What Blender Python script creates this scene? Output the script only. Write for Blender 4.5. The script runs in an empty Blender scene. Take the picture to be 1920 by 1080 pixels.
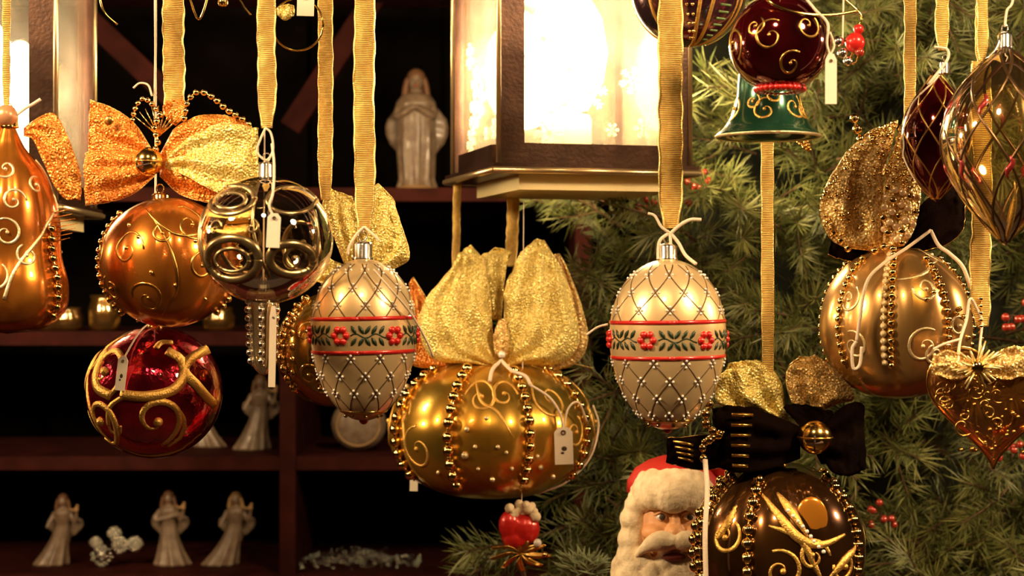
import bpy, math, random
from mathutils import Vector, Matrix, noise
random.seed(7)
C = bpy.context.scene
COL = C.collection
PI = math.pi
F = 3200.0            # focal length in pixels of a 1920 px wide frame (60 mm on 36 mm)
EYE = 1.5

# ------------------------------------------------------------------ camera
cam = bpy.data.cameras.new('camera'); cam.lens = 60; cam.sensor_width = 36
cam.clip_start = .05
cam.dof.use_dof = True; cam.dof.focus_distance = 1.20; cam.dof.aperture_fstop = 11
co = bpy.data.objects.new('camera', cam); COL.objects.link(co)
co.location = (0, 0, EYE); co.rotation_euler = (PI/2, 0, 0)
C.camera = co
# ------------------------------------------------------------------ world, lamps, exposure
w = bpy.data.worlds.new('night'); C.world = w; w.use_nodes = True
bg = w.node_tree.nodes['Background']; bg.inputs[0].default_value = (.9, .45, .2, 1); bg.inputs[1].default_value = .006
C.view_settings.view_transform = 'Standard'; C.view_settings.look = 'None'
C.view_settings.gamma = 1; C.view_settings.use_curve_mapping = False
C.view_settings.exposure = 1.05
def lamp(name, loc, watt, col, rad):
    l = bpy.data.lights.new(name, 'POINT'); l.energy = watt; l.color = col; l.shadow_soft_size = rad
    o = bpy.data.objects.new(name, l); o.location = loc; COL.objects.link(o); return o
WARM = (1, .70, .38)
# unseen warm lamps placed to give the ornaments highlights, plus an added frontal fill
lamp('unseen_lamp', (-.72, .72, 1.98), 24, WARM, .075)
lamp('unseen_lamp', (.62, .62, 2.02), 20, WARM, .075)
lamp('unseen_lamp', (-.10, .30, 2.25), 8, WARM, .06)  # added high fill that brightens the forward faces of the bows
lamp('unseen_lamp', (1.05, 1.20, 1.78), 13, WARM, .055)
lamp('unseen_lamp', (-1.0, 1.25, 1.70), 8, WARM, .055)

# ------------------------------------------------------------------ helpers
def at(px, py, D): return Vector(((px-960)/F*D, D, EYE+(540-py)/F*D))
def catm(pts, n=8):
    P = [Vector(p) for p in pts]
    if len(P) < 3: return [P[0].lerp(P[-1], i/n) for i in range(n+1)]
    out = []
    for i in range(len(P)-1):
        a = P[i-1] if i else P[0]*2-P[1]; b, c = P[i], P[i+1]; d = P[i+2] if i+2 < len(P) else P[-1]*2-P[-2]
        for j in range(n):
            t = j/n
            out.append(.5*((2*b)+(c-a)*t+(2*a-5*b+4*c-d)*t*t+(3*b-a-3*c+d)*t**3))
    out.append(P[-1]); return out

class MB:
    def __init__(s): s.v = []; s.f = []; s.m = []
    def mark(s): s.m.append((len(s.v), len(s.f))); return s
    def add(s, vs, fs):
        n = len(s.v); s.v += [tuple(v) for v in vs]; s.f += [tuple(i+n for i in f) for f in fs]; return s
    def box(s, lo, hi):
        x0, y0, z0 = lo; x1, y1, z1 = hi
        return s.add([(x0,y0,z0),(x1,y0,z0),(x1,y1,z0),(x0,y1,z0),(x0,y0,z1),(x1,y0,z1),(x1,y1,z1),(x0,y1,z1)],
            [(3,2,1,0),(4,5,6,7),(0,1,5,4),(1,2,6,5),(2,3,7,6),(3,0,4,7)])
    def bar(s, a, b, w_, h_, up=(0,0,1)):
        a, b = Vector(a), Vector(b); d = (b-a).normalized(); x = d.cross(Vector(up))
        if x.length < 1e-4: x = d.cross(Vector((1,0,0)))
        x.normalize(); y = x.cross(d); vs = []
        for p in (a, b):
            for i, j in ((-1,-1),(1,-1),(1,1),(-1,1)): vs.append(p+x*i*w_/2+y*j*h_/2)
        return s.add(vs, [(0,1,2,3),(7,6,5,4),(0,4,5,1),(1,5,6,2),(2,6,7,3),(3,7,4,0)])
    def tube(s, pts, r, sides=6, flat=None):
        P = [Vector(p) for p in pts]; n = len(P)
        R = r if isinstance(r, (list, tuple)) else [r]*n
        up = None; vs = []; fs = []
        for i in range(n):
            d = (P[min(i+1, n-1)]-P[max(i-1, 0)])
            d = d.normalized() if d.length > 1e-9 else Vector((0,0,1))
            if flat: nn = Vector(flat[i])
            elif up is None: nn = Vector((0,0,1)) if abs(d.z) < .9 else Vector((0,1,0))
            else: nn = up
            x = (nn-d*nn.dot(d))
            x = x.normalized() if x.length > 1e-6 else d.orthogonal().normalized()
            up = x; y = d.cross(x)
            for j in range(sides):
                a = 2*PI*j/sides
                vs.append(P[i]+x*math.cos(a)*R[i]*(.55 if flat else 1)+y*math.sin(a)*R[i])
        for i in range(n-1):
            for j in range(sides):
                k = (j+1) % sides
                fs.append((i*sides+j, i*sides+k, (i+1)*sides+k, (i+1)*sides+j))
        fs.append(tuple(range(sides))[::-1]); fs.append(tuple((n-1)*sides+j for j in range(sides)))
        return s.add(vs, fs)
    def ball(s, c, r, seg=12, rings=8, rot=None):
        c = Vector(c); r = (r, r, r) if not hasattr(r, '__len__') else r
        vs = []; fs = []
        def P(a, b):
            v = Vector((r[0]*math.sin(b)*math.cos(a), r[1]*math.sin(b)*math.sin(a), r[2]*math.cos(b)))
            if rot: v = rot @ v
            return c+v
        vs.append(P(0, 0))
        for i in range(1, rings):
            for j in range(seg): vs.append(P(2*PI*j/seg, PI*i/rings))
        vs.append(P(0, PI)); e = len(vs)-1
        for j in range(seg):
            k = (j+1) % seg
            fs.append((0, 1+j, 1+k)); fs.append((e, e-seg+k, e-seg+j))
            for i in range(rings-2): fs.append((1+i*seg+j, 1+(i+1)*seg+j, 1+(i+1)*seg+k, 1+i*seg+k))
        return s.add(vs, fs)
    def lathe(s, prof, seg=32, c=(0,0,0), fold=None, cap=True):
        vs = []; fs = []; n = len(prof); c = Vector(c)
        for i, (r, z) in enumerate(prof):
            for j in range(seg):
                a = 2*PI*j/seg; q = r*(fold(a, i/(n-1)) if fold else 1)
                vs.append(c+Vector((q*math.sin(a), -q*math.cos(a), z)))
        for i in range(n-1):
            for j in range(seg):
                k = (j+1) % seg
                fs.append((i*seg+j, i*seg+k, (i+1)*seg+k, (i+1)*seg+j))
        if cap:
            fs.append(tuple(range(seg))[::-1]); fs.append(tuple((n-1)*seg+j for j in range(seg)))
        return s.add(vs, fs)
    def grid(s, rows):
        n = len(rows); m = len(rows[0]); vs = [p for r in rows for p in r]
        return s.add(vs, [(i*m+j, i*m+j+1, (i+1)*m+j+1, (i+1)*m+j) for i in range(n-1) for j in range(m-1)])
    def build(s, name, mat, parent=None, smooth=True, solid=0, remesh=0, kind=None, label=None):
        me = bpy.data.meshes.new(name); me.from_pydata(s.v, [], s.f); me.validate()
        if remesh:
            import bmesh
            bm = bmesh.new(); bm.from_mesh(me); bmesh.ops.remove_doubles(bm, verts=bm.verts, dist=1e-6); bm.to_mesh(me); bm.free()
        if smooth: me.polygons.foreach_set('use_smooth', [True]*len(me.polygons))
        me.materials.append(mat); me.update()
        o = bpy.data.objects.new(name, me); COL.objects.link(o)
        if parent: o.parent = parent
        if remesh:
            m = o.modifiers.new('remesh', 'REMESH'); m.mode = 'VOXEL'; m.voxel_size = remesh; m.use_smooth_shade = True
            m = o.modifiers.new('smooth', 'SMOOTH'); m.iterations = 2
        if solid:
            m = o.modifiers.new('thickness', 'SOLIDIFY'); m.thickness = solid; m.offset = 0
        if kind: o['kind'] = kind
        if label: o['label'] = label
        return o

# ------------------------------------------------------------------ materials
def mat(name, col, metal=0, rough=.5, col2=None, nscale=60, bump=0, bscale=300, bkind='noise', coat=0, sheen=0, spec=.5, ramp=(.35, .65), emit=None, estr=0):
    m = bpy.data.materials.new(name); m.use_nodes = True; nt = m.node_tree; N = nt.nodes; L = nt.links
    b = N['Principled BSDF']
    b.inputs['Base Color'].default_value = (*col, 1); b.inputs['Metallic'].default_value = metal; b.inputs['Roughness'].default_value = rough
    b.inputs['Coat Weight'].default_value = coat; b.inputs['Specular IOR Level'].default_value = spec; b.inputs['Sheen Weight'].default_value = sheen
    tc = N.new('ShaderNodeTexCoord')
    if col2:
        n = N.new('ShaderNodeTexNoise'); n.inputs['Scale'].default_value = nscale; n.inputs['Detail'].default_value = 4
        r = N.new('ShaderNodeValToRGB'); r.color_ramp.elements[0].color = (*col, 1); r.color_ramp.elements[1].color = (*col2, 1)
        r.color_ramp.elements[0].position, r.color_ramp.elements[1].position = ramp
        L.new(tc.outputs['Object'], n.inputs['Vector']); L.new(n.outputs['Fac'], r.inputs['Fac']); L.new(r.outputs['Color'], b.inputs['Base Color'])
    if bump:
        if bkind == 'noise':
            t = N.new('ShaderNodeTexNoise'); t.inputs['Scale'].default_value = bscale; t.inputs['Detail'].default_value = 3; o = t.outputs['Fac']
        elif bkind == 'voronoi':
            t = N.new('ShaderNodeTexVoronoi'); t.inputs['Scale'].default_value = bscale; o = t.outputs['Distance']
        else:
            t = N.new('ShaderNodeTexWave'); t.bands_direction = 'Z'; t.inputs['Scale'].default_value = bscale; t.inputs['Distortion'].default_value = 2; o = t.outputs['Fac']
        L.new(tc.outputs['Object'], t.inputs['Vector'])
        bp = N.new('ShaderNodeBump'); bp.inputs['Strength'].default_value = bump; bp.inputs['Distance'].default_value = .001
        L.new(o, bp.inputs['Height']); L.new(bp.outputs['Normal'], b.inputs['Normal'])
    if emit:
        b.inputs['Emission Color'].default_value = (*emit, 1); b.inputs['Emission Strength'].default_value = estr
    return m
def glass(name, tint, refl=.12, rough=.03, frost=0, frostcol=(1, .93, .8), fscale=30, body=None, bodyfac=0):
    """thin blown glass: see-through with a mirror skin that grows to the rim; frost = share of milky patches"""
    m = bpy.data.materials.new(name); m.use_nodes = True; nt = m.node_tree; N = nt.nodes; L = nt.links
    N.remove(N['Principled BSDF']); out = N['Material Output']
    tr = N.new('ShaderNodeBsdfTransparent'); tr.inputs[0].default_value = (*tint, 1)
    gl = N.new('ShaderNodeBsdfGlossy'); gl.inputs['Color'].default_value = (1, .95, .85, 1); gl.inputs['Roughness'].default_value = rough
    fr = N.new('ShaderNodeLayerWeight'); fr.inputs['Blend'].default_value = .35
    ma = N.new('ShaderNodeMath'); ma.operation = 'MULTIPLY_ADD'; ma.inputs[1].default_value = .75; ma.inputs[2].default_value = refl; ma.use_clamp = True
    L.new(fr.outputs['Fresnel'], ma.inputs[0])
    mx = N.new('ShaderNodeMixShader'); L.new(ma.outputs[0], mx.inputs[0]); L.new(tr.outputs[0], mx.inputs[1]); L.new(gl.outputs[0], mx.inputs[2])
    last = mx
    if frost:
        tc = N.new('ShaderNodeTexCoord'); n = N.new('ShaderNodeTexNoise'); n.inputs['Scale'].default_value = fscale; n.inputs['Detail'].default_value = 5
        r = N.new('ShaderNodeValToRGB'); r.color_ramp.elements[0].position = .36; r.color_ramp.elements[1].position = .72
        r.color_ramp.elements[0].color = (frost*.35,)*3+(1,); r.color_ramp.elements[1].color = (frost,)*3+(1,)
        L.new(tc.outputs['Object'], n.inputs['Vector']); L.new(n.outputs['Fac'], r.inputs['Fac'])
        tl = N.new('ShaderNodeBsdfTranslucent'); tl.inputs[0].default_value = (*frostcol, 1)
        df = N.new('ShaderNodeBsdfDiffuse'); df.inputs[0].default_value = (*frostcol, 1)
        m1 = N.new('ShaderNodeMixShader'); m1.inputs[0].default_value = .45; L.new(tl.outputs[0], m1.inputs[1]); L.new(df.outputs[0], m1.inputs[2])
        m2 = N.new('ShaderNodeMixShader'); L.new(r.outputs['Color'], m2.inputs[0]); L.new(last.outputs[0], m2.inputs[1]); L.new(m1.outputs[0], m2.inputs[2])
        last = m2
    if body:
        p = N.new('ShaderNodeBsdfPrincipled'); p.inputs['Base Color'].default_value = (*body, 1); p.inputs['Metallic'].default_value = .8; p.inputs['Roughness'].default_value = .22
        m3 = N.new('ShaderNodeMixShader'); m3.inputs[0].default_value = bodyfac; L.new(last.outputs[0], m3.inputs[1]); L.new(p.outputs[0], m3.inputs[2]); last = m3
    L.new(last.outputs[0], out.inputs['Surface']); return m

GOLD = mat('polished_gold', (.95, .62, .18), 1, .16)
OLDG = mat('aged_gold', (.78, .46, .12), 1, .3, (.5, .27, .06), 80)
BEAD = mat('gold_bead', (.95, .66, .25), 1, .12)
SILV = mat('silver_cap', (.85, .8, .7), 1, .2)
AMBER = mat('amber_lacquer', (.70, .24, .03), .8, .27, (.40, .10, .012), 25, coat=.6)
OCHRE = mat('ochre_lacquer', (.56, .34, .05), .85, .2, (.42, .18, .02), 18, coat=.6)
OLIVE = mat('olive_gold_lacquer', (.72, .36, .04), .8, .28, (.28, .19, .03), 14, coat=.7)
BRONZE = mat('bronze_lacquer', (.66, .38, .13), .8, .28, (.48, .26, .08), 20, coat=.5)
DBROWN = mat('dark_bronze_lacquer', (.16, .065, .014), .85, .2, (.05, .018, .006), 16, coat=.8)
CREAM = mat('cream_pearl_lacquer', (.88, .66, .36), .5, .33, (.78, .54, .27), 12, coat=.8)
RED = mat('red_mirror_glass', (.75, .02, .06), .9, .12, (.22, .004, .014), 34, bump=1, bscale=110, coat=1)
REDBAND = mat('red_paint', (.62, .02, .015), .2, .3, coat=.5)
DRED = mat('dark_red_glass', (.20, .006, .012), .8, .1, (.04, .003, .004), 22, coat=1)
PURPLE = mat('plum_green_glass', (.20, .035, .085), .7, .16, (.03, .05, .04), 22, coat=1)
BGREEN = mat('dark_green_enamel', (.03, .13, .07), .6, .2, (.012, .05, .028), 30, coat=1)
SWIRL = mat('gold_glitter_paint', (.85, .50, .12), .8, .38, bump=.7, bscale=900)
PALE = mat('pale_gold_paint', (.85, .70, .42), .7, .35, bump=.4, bscale=900)
PLAID = mat('pale_plaid_check', (.95, .66, .38), .4, .3)
DARKLINE = mat('dark_lattice_paint', (.10, .05, .02), .3, .4)
CRYST = mat('white_crystal', (.9, .86, .8), .2, .2, coat=1)
LEAFD = mat('dark_leaf_paint', (.02, .035, .012), .1, .4)
BOWO = mat('orange_glitter_ribbon', (1, .42, .08), .45, .33, (.55, .13, .012), 900, bump=1, bscale=560, bkind='voronoi', ramp=(.42, .58))
BOWY = mat('yellow_gold_glitter_ribbon', (1, .86, .34), .4, .31, (.66, .44, .06), 800, bump=1, bscale=560, bkind='voronoi', ramp=(.42, .60))
BOWD = mat('dark_brown_velvet_ribbon', (.005, .0018, .001), 0, .85, sheen=.0, spec=.03, bump=.4, bscale=800)
BOWM = mat('gold_mesh_ribbon', (1, .74, .34), .45, .33, (.5, .27, .05), 700, bump=1, bscale=520, bkind='voronoi', ramp=(.42, .58))
RIB = mat('gold_satin_ribbon', (1, .68, .20), .35, .36, (.85, .50, .12), 300, bump=.8, bscale=260, bkind='wave')
RIBE = mat('gold_ribbon_edge', (.95, .68, .25), .7, .3, bump=.6, bscale=900)
THREAD = mat('cream_cotton_thread', (.82, .66, .5), 0, .8, bump=.5, bscale=1200)
TAG = mat('cream_card', (.85, .74, .58), 0, .7, bump=.1, bscale=500)
INK = mat('dark_ink', (.06, .03, .02), 0, .6)
WOOD = mat('dark_red_stained_wood', (.055, .010, .007), 0, .7, (.032, .006, .004), 30, bump=.3, bscale=80, spec=.08)
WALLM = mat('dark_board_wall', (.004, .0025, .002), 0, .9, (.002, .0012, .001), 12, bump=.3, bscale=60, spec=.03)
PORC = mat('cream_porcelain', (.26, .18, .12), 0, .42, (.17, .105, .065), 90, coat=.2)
PORCT = mat('tan_painted_porcelain', (.42, .24, .10), 0, .5)
HAIRB = mat('brown_painted_hair', (.16, .07, .03), 0, .6, bump=.5, bscale=500)
FRAME = mat('brown_lantern_metal', (.07, .032, .018), .7, .35, (.045, .02, .012), 60, bump=.2, bscale=300)
EDGE = mat('brass_edge', (.75, .55, .3), .9, .3)
PANE = glass('frosted_lantern_pane', (1, .97, .9), .07, .06, .03, fscale=26)
FLAKE = glass('white_frost_print', (1, .97, .9), .02, .3, 1.6, fscale=3)
WAX = mat('ivory_wax', (.85, .75, .6), 0, .6)
CLEAR = glass('clear_blown_glass', (.95, .88, .75), .14, .02)
GLASSG = glass('gold_tinted_glass', (.85, .68, .40), .16, .04, body=(.75, .45, .12), bodyfac=.22)
GLASSR = glass('olive_tinted_glass', (.92, .85, .62), .12, .03, body=(.5, .3, .1), bodyfac=.08)
GLASSA = glass('amber_tinted_glass', (.75, .45, .20), .16, .05, body=(.6, .26, .06), bodyfac=.2)
BULB = mat('lit_bulb', (1, .9, .7), 0, .5, emit=(1, .80, .50), estr=85)
BULB2 = mat('lit_bulb_soft', (1, .9, .7), 0, .5, emit=(1, .82, .55), estr=38)
NEEDLE = mat('pine_needle', (.085, .11, .024), 0, .5, (.18, .175, .048), 60, spec=.5)
TWIG = mat('pine_twig_bark', (.10, .05, .02), 0, .8)
SKIN = mat('painted_skin', (.78, .40, .17), 0, .5, (.70, .33, .14), 60)
FUR = mat('cream_painted_fur', (.88, .72, .48), 0, .7, (.72, .55, .34), 130, bump=1, bscale=260)
CLOTH = mat('red_painted_cloth', (.50, .02, .015), 0, .5)
FLOORM = mat('dark_wood_floor', (.06, .03, .018), 0, .7, (.04, .02, .012), 20)

# ------------------------------------------------------------------ thing class
def lab(o, label, cat, group=None, kind=None):
    if label: o['label'] = label
    if cat: o['category'] = cat
    if group: o['group'] = group
    if kind: o['kind'] = kind
    return o
bead_me = None
def bead_mesh(m):
    key = 'bead_'+m.name
    if key in bpy.data.meshes: return bpy.data.meshes[key]
    b = MB().ball((0,0,0), 1, 12, 8); me = bpy.data.meshes.new(key); me.from_pydata(b.v, [], b.f)
    me.polygons.foreach_set('use_smooth', [True]*len(me.polygons)); me.materials.append(m); return me
RAILZ = 1.745
class Thing:
    def __init__(s, name, label, cat, px, py, D, group=None):
        s.o = bpy.data.objects.new(name, None); COL.objects.link(s.o); s.loc = at(px, py, D); s.o.location = s.loc
        s.o.empty_display_size = .01
        s.px, s.py, s.D, s.k = px, py, D, D/F; lab(s.o, label, cat, group)
    def p(s, px, py, dy=0): return at(px, py, s.D+dy*s.k)-s.loc      # dy in pixels of depth
    def bead(s, pos, r, m=None, parent=None, name='bead', sc=(1,1,1)):
        o = bpy.data.objects.new(name, bead_mesh(m or BEAD)); COL.objects.link(o); o.parent = parent or s.o
        o.location = pos; o.scale = tuple(r*s.k*q for q in sc); return o
    def beads(s, pts, r, m=None, name='bead_string'):
        """thread part with bead sub-parts on it, spaced by their size"""
        P = catm(pts, 12); th = MB().tube(P, .25*r*s.k, 5).build(name, m or BEAD, s.o)
        acc = 0; last = P[0]; step = 2.15*r*s.k; s.bead(P[0], r, m, th)
        for q in P[1:]:
            acc += (q-last).length; last = q
            if acc >= step: s.bead(q, r*random.uniform(.92, 1.06), m, th); acc = 0
        return th
    def ribbon(s, pts, w, name='hanging_ribbon', m=None, twist=.25, dy=0, pinch=True):
        """pts: (px,py) down the ribbon; w: width in px; cross-section bowed, two raised selvedges"""
        P = catm([s.p(a, b, dy) for a, b in pts], 14); k = s.k; rows = []; e1 = []; e2 = []
        for i, q in enumerate(P):
            a = twist*math.sin(i*.33+s.px); ww = w*k*(1+.05*math.sin(i*.9))*(1 if i < len(P)-9 or not pinch else 1-.055*(i-len(P)+9)); r = []
            for j in range(7):
                u = j/6-.5
                r.append(q+Vector((math.cos(a)*u*ww, math.sin(a)*u*ww-.06*ww*math.cos(u*6)+.02*ww*math.sin(i*1.1+u*4), 0)))
            rows.append(r); e1.append(r[0]); e2.append(r[-1])
        o = MB().grid(rows).build(name, m or RIB, s.o, solid=.0005)
        MB().tube(e1, .05*w*k, 5).tube(e2, .05*w*k, 5).build('selvedge', RIBE, o)
        return o
    def railribbon(s, px, y1, w, **kw):
        ytop = 540-(RAILZ-EYE)/s.k
        n = 5; pts = [(px+random.uniform(-1.5, 1.5), ytop+(y1-ytop)*i/n) for i in range(n+1)]; pts[0] = (px, ytop); pts[-1] = (px, y1)
        return s.ribbon(pts, w, **kw)
    def thread(s, pts, r=2.2, name='thread', m=None, dy=None):
        P = catm([s.p(*q) for q in pts], 8)
        return MB().tube(P, r*s.k, 6).build(name, m or THREAD, s.o)
    def railthread(s, px, y1, r=2):
        ytop = 540-(RAILZ-EYE)/s.k
        return s.thread([(px, ytop), (px+2, (ytop+y1)/2), (px, y1)], r)
    def tag(s, px, py, w_, h_, dy=0, tilt=0, mark=True):
        k = s.k; b = MB(); W, H = w_*k/2, h_*k/2; t = .0004
        out = [(-W,-H), (W,-H), (W,H*.75), (W*.5,H), (-W*.5,H), (-W,H*.75)]
        n = len(out); b.add([(x, -t, z) for x, z in out]+[(x, t, z) for x, z in out], [tuple(range(n)), tuple(range(2*n-1, n-1, -1))]+[(i, i+n, (i+1) % n+n, (i+1) % n) for i in range(n)])
        o = b.build('price_tag', TAG, s.o, smooth=False); o.location = s.p(px, py, dy); o.rotation_euler = (0, tilt, 0)
        MB().tube([(W*.22*math.cos(a), -t*2, H*.72+W*.22*math.sin(a)) for a in [i*PI/4 for i in range(9)]], W*.09, 5).build('eyelet', DARKLINE, o)
        if mark:
            b = MB()
            b.ball((W*.05, -t*1.3, -H*.15), (W*.30, t*.6, H*.13), 8, 6).ball((-W*.15, -t*1.3, -H*.38), (W*.2, t*.6, H*.07), 8, 6)
            b.build('print', INK, o, smooth=False)
        return o
    def cap(s, px, py, w_, h_, m=None, dy=0):
        """ribbed metal crown with wire loop; py = its bottom"""
        k = s.k; r = w_*k/2; h = h_*k; c = s.p(px, py, dy)
        o = MB().lathe([(r*1.08, 0), (r*1.08, h*.12), (r, h*.2), (r, h*.85), (r*.85, h), (r*.2, h*1.05)], 24, c, lambda a, t: 1+.05*math.cos(12*a)).build('cap', m or GOLD, s.o)
        MB().tube([c+Vector((r*.45*math.cos(a), 0, h*1.05+r*.55+r*.55*math.sin(a))) for a in [i*PI/8 for i in range(17)]], r*.09, 6).build('wire_loop', m or GOLD, o)
        return o
    def loop(s, A, B, depth, m, name='bow_loop', dy=0, wr=3, pleat=5, n=30, mm=20, trim=None, seed=0, solid=.0006):
        """a bow loop: edge curves A and B run in px from the knot outwards; the ribbon goes out in front and comes back behind"""
        a = catm([(x, y, 0) for x, y in A], 10); b = catm([(x, y, 0) for x, y in B], 10)
        def ev(P, t):
            f = t*(len(P)-1); i = min(int(f), len(P)-2); return P[i].lerp(P[i+1], f-i)
        rows = []
        for i in range(2*n+1):
            u = i/n; t = u if u <= 1 else 2-u; sgn = -1 if u <= 1 else 1
            tt = math.sin(t*PI/2); r = []
            d0 = sgn*depth*(math.sin(PI*min(1, tt**.8))**.7 if 0 < tt < 1 else 0)
            for j in range(mm+1):
                v = j/mm; q = ev(a, tt).lerp(ev(b, tt), v)
                fold = math.sin(v*PI*pleat+seed)*wr*2.2*(1-tt)**.5*min(1, t*6)
                nz = (noise.noise(Vector((q.x*.03+seed, q.y*.03, u*3)))*2.8+noise.noise(Vector((q.x*.10+seed, q.y*.08, u*5)))*2.0*min(1, tt*4))*wr
                r.append(s.p(q.x+nz*.4*tt, q.y+nz*.5*tt, dy+d0*(1-.35*(2*v-1)**2)+fold+nz))
            rows.append(r)
        s.rows = rows
        o = MB().grid(rows).build(name, m, s.o, solid=solid)
        if trim:
            for e in (0, -1):
                P = [r[e] for r in rows[:n+1]]
                MB().tube(P, .9*s.k, 5).build('wired_edge', trim, o)
        return o
    def obj(s, mb, name, m, **kw):
        if len(mb.m) < 2: return mb.build(name, m, s.o, **kw)
        ms = mb.m+[(len(mb.v), len(mb.f))]          # one part per scroll, line or stud
        for (v0, f0), (v1, f1) in zip(ms, ms[1:]):
            if v1 > v0:
                q = MB(); q.v = mb.v[v0:v1]; q.f = [tuple(i-v0 for i in f) for f in mb.f[f0:f1]]; q.build(name, m, s.o, **kw)

class Surf:
    """a blown body: px profile [(r, z)] top to bottom about centre (cx,cy), optional ribs"""
    def __init__(s, T, cx, cy, prof, ribs=0, ramp=0., phase=0., dy=0):
        s.T = T; s.k = T.k; s.c = T.p(cx, cy, dy); s.ribs, s.ramp, s.phase = ribs, ramp, phase; s.cx, s.cy = cx, cy
        P = catm([(r, z, 0) for r, z in prof], 6); s.P = [(max(0.02, p.x), p.y) for p in P]; s.n = len(s.P)-1
    def rib(s, th):
        return 1 if not s.ribs else 1-s.ramp*(1-abs(math.sin(s.ribs/2*(th-s.phase))))**1.6
    def pt(s, th, t, off=0):
        f = max(0, min(1, t))*s.n; i = min(int(f), s.n-1); g = f-i
        r = s.P[i][0]*(1-g)+s.P[i+1][0]*g; z = s.P[i][1]*(1-g)+s.P[i+1][1]*g
        r = r*s.rib(th)
        q = s.c+Vector((r*math.sin(th), -r*math.cos(th), z))*s.k
        return q+s.nrm(th, t)*off*s.k if off else q
    def nrm(s, th, t):
        e = .01; a = s.pt(th+e, t)-s.pt(th-e, t); b = s.pt(th, min(1, t+e))-s.pt(th, max(0, t-e))
        n = b.cross(a)
        if n.length < 1e-12: return Vector((0,-1,0))
        n.normalize(); q = s.pt(th, t)-s.c
        return n if n.dot(q) > 0 else -n
    def tz(s, z):
        for i in range(s.n):
            if (s.P[i][1]-z)*(s.P[i+1][1]-z) <= 0 and s.P[i][1] != s.P[i+1][1]:
                return (i+(s.P[i][1]-z)/(s.P[i][1]-s.P[i+1][1]))/s.n
        return 0 if z > s.P[0][1] else 1
    def front(s, px, py):
        t = s.tz(s.cy-py); f = t*s.n; i = min(int(f), s.n-1); r = max(1, s.P[i][0]); return math.asin(max(-1, min(1, (px-s.cx)/r))), t
    def body(s, m, name='body', seg=96):
        rows = [[s.pt(2*PI*j/seg, i/s.n) for j in range(seg+1)] for i in range(s.n+1)]
        return MB().grid(rows).build(name, m, s.T.o)
    def line(s, mb, tp, r, off=0, sides=6, flat=True, mark=True):
        if mark: mb.mark()
        P = [s.pt(th, t, off) for th, t in tp]; N_ = [s.nrm(th, t) for th, t in tp]
        rr = [q*s.k for q in r] if isinstance(r, list) else r*s.k
        return mb.tube(P, rr, sides, N_ if flat else None)
    def pxline(s, mb, pts, r, off=0, taper=False):
        P = catm([(x, y, 0) for x, y in pts], 8); n = len(P)
        R = [r*max(.15, math.sin(PI*(.08+.84*i/(n-1)))) if taper else r for i in range(n)]
        return s.line(mb, [s.front(p.x, p.y) for p in P], R, off)
    def spiral(s, mb, px, py, R, a0=0, turns=1.4, d=1, r=3, th_add=0, tail=True):
        th0, t0 = s.front(px, py); f = t0*s.n; i = min(int(f), s.n-1); rad = max(20, s.P[i][0]); out = []; N_ = int(20*turns)+6
        for j in range(N_):
            q = j/(N_-1); a = a0+d*turns*2*PI*q; rr = R*(1-q)**.75+.08*R
            out.append((th0+th_add+rr*math.cos(a)/rad, s.tz(s.cy-py+rr*math.sin(a))))
        RR = [r*(.35+.65*math.sin(PI*min(1, .15+j/(N_-1)))) for j in range(N_)]
        s.line(mb, out, RR, 0); e = out[-1]; mb.ball(s.pt(*e), r*1.3*s.k, 8, 6); return mb
    def beadcol(s, th, z0, z1, r, m=None, dth=0, n=None):
        """a column of beads laid down a rib, each its own sub-part"""
        t0, t1 = s.tz(z0), s.tz(z1); pts = [s.pt(th+dth*math.sin(PI*i/30), t0+(t1-t0)*i/30, r*.55) for i in range(31)]
        th_ = MB().tube(pts, .3*r*s.k, 5).build('bead_string', m or BEAD, s.T.o)
        acc = 1e9
        for i in range(1, 241):
            q = s.pt(th+dth*math.sin(PI*i/240), t0+(t1-t0)*i/240, r*.6)
            if i > 1: acc += (q-last).length
            last = q
            if acc >= 2.25*r*s.k: s.T.bead(q, r, m, th_); acc = 0
        return th_
def ell(rx, rz, n=14, top=1.0, bot=1.0):
    return [(rx*math.sin(PI*i/n), rz*math.cos(PI*i/n)*(top if i < n/2 else bot)) for i in range(n+1)]

# ------------------------------------------------------------------ setting
def struct(mb, name, m): o = mb.build(name, m, smooth=False); o['kind'] = 'structure'; return o
struct(MB().box((-2.2, -1.2, -.05), (2.2, 2.75, 0)), 'floor', FLOORM)
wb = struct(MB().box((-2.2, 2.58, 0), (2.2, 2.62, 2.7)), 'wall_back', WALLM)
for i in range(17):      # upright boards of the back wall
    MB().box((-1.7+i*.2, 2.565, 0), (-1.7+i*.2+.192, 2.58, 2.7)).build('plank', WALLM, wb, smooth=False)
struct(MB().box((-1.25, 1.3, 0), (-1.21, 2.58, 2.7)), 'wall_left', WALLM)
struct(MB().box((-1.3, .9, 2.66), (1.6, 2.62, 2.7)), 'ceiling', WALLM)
cb = bpy.data.objects.new('display_counter', None); COL.objects.link(cb); cb.location = (0, 1.6, 0)
lab(cb, 'dark wooden stall counter below the hanging ornaments', 'counter')
MB().box((-1.1, -.32, .93), (1.5, .38, .97)).build('worktop', WOOD, cb, smooth=False)
MB().box((-1.08, -.28, 0), (1.48, -.25, .93)).build('front_panel', WOOD, cb, smooth=False)
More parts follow.
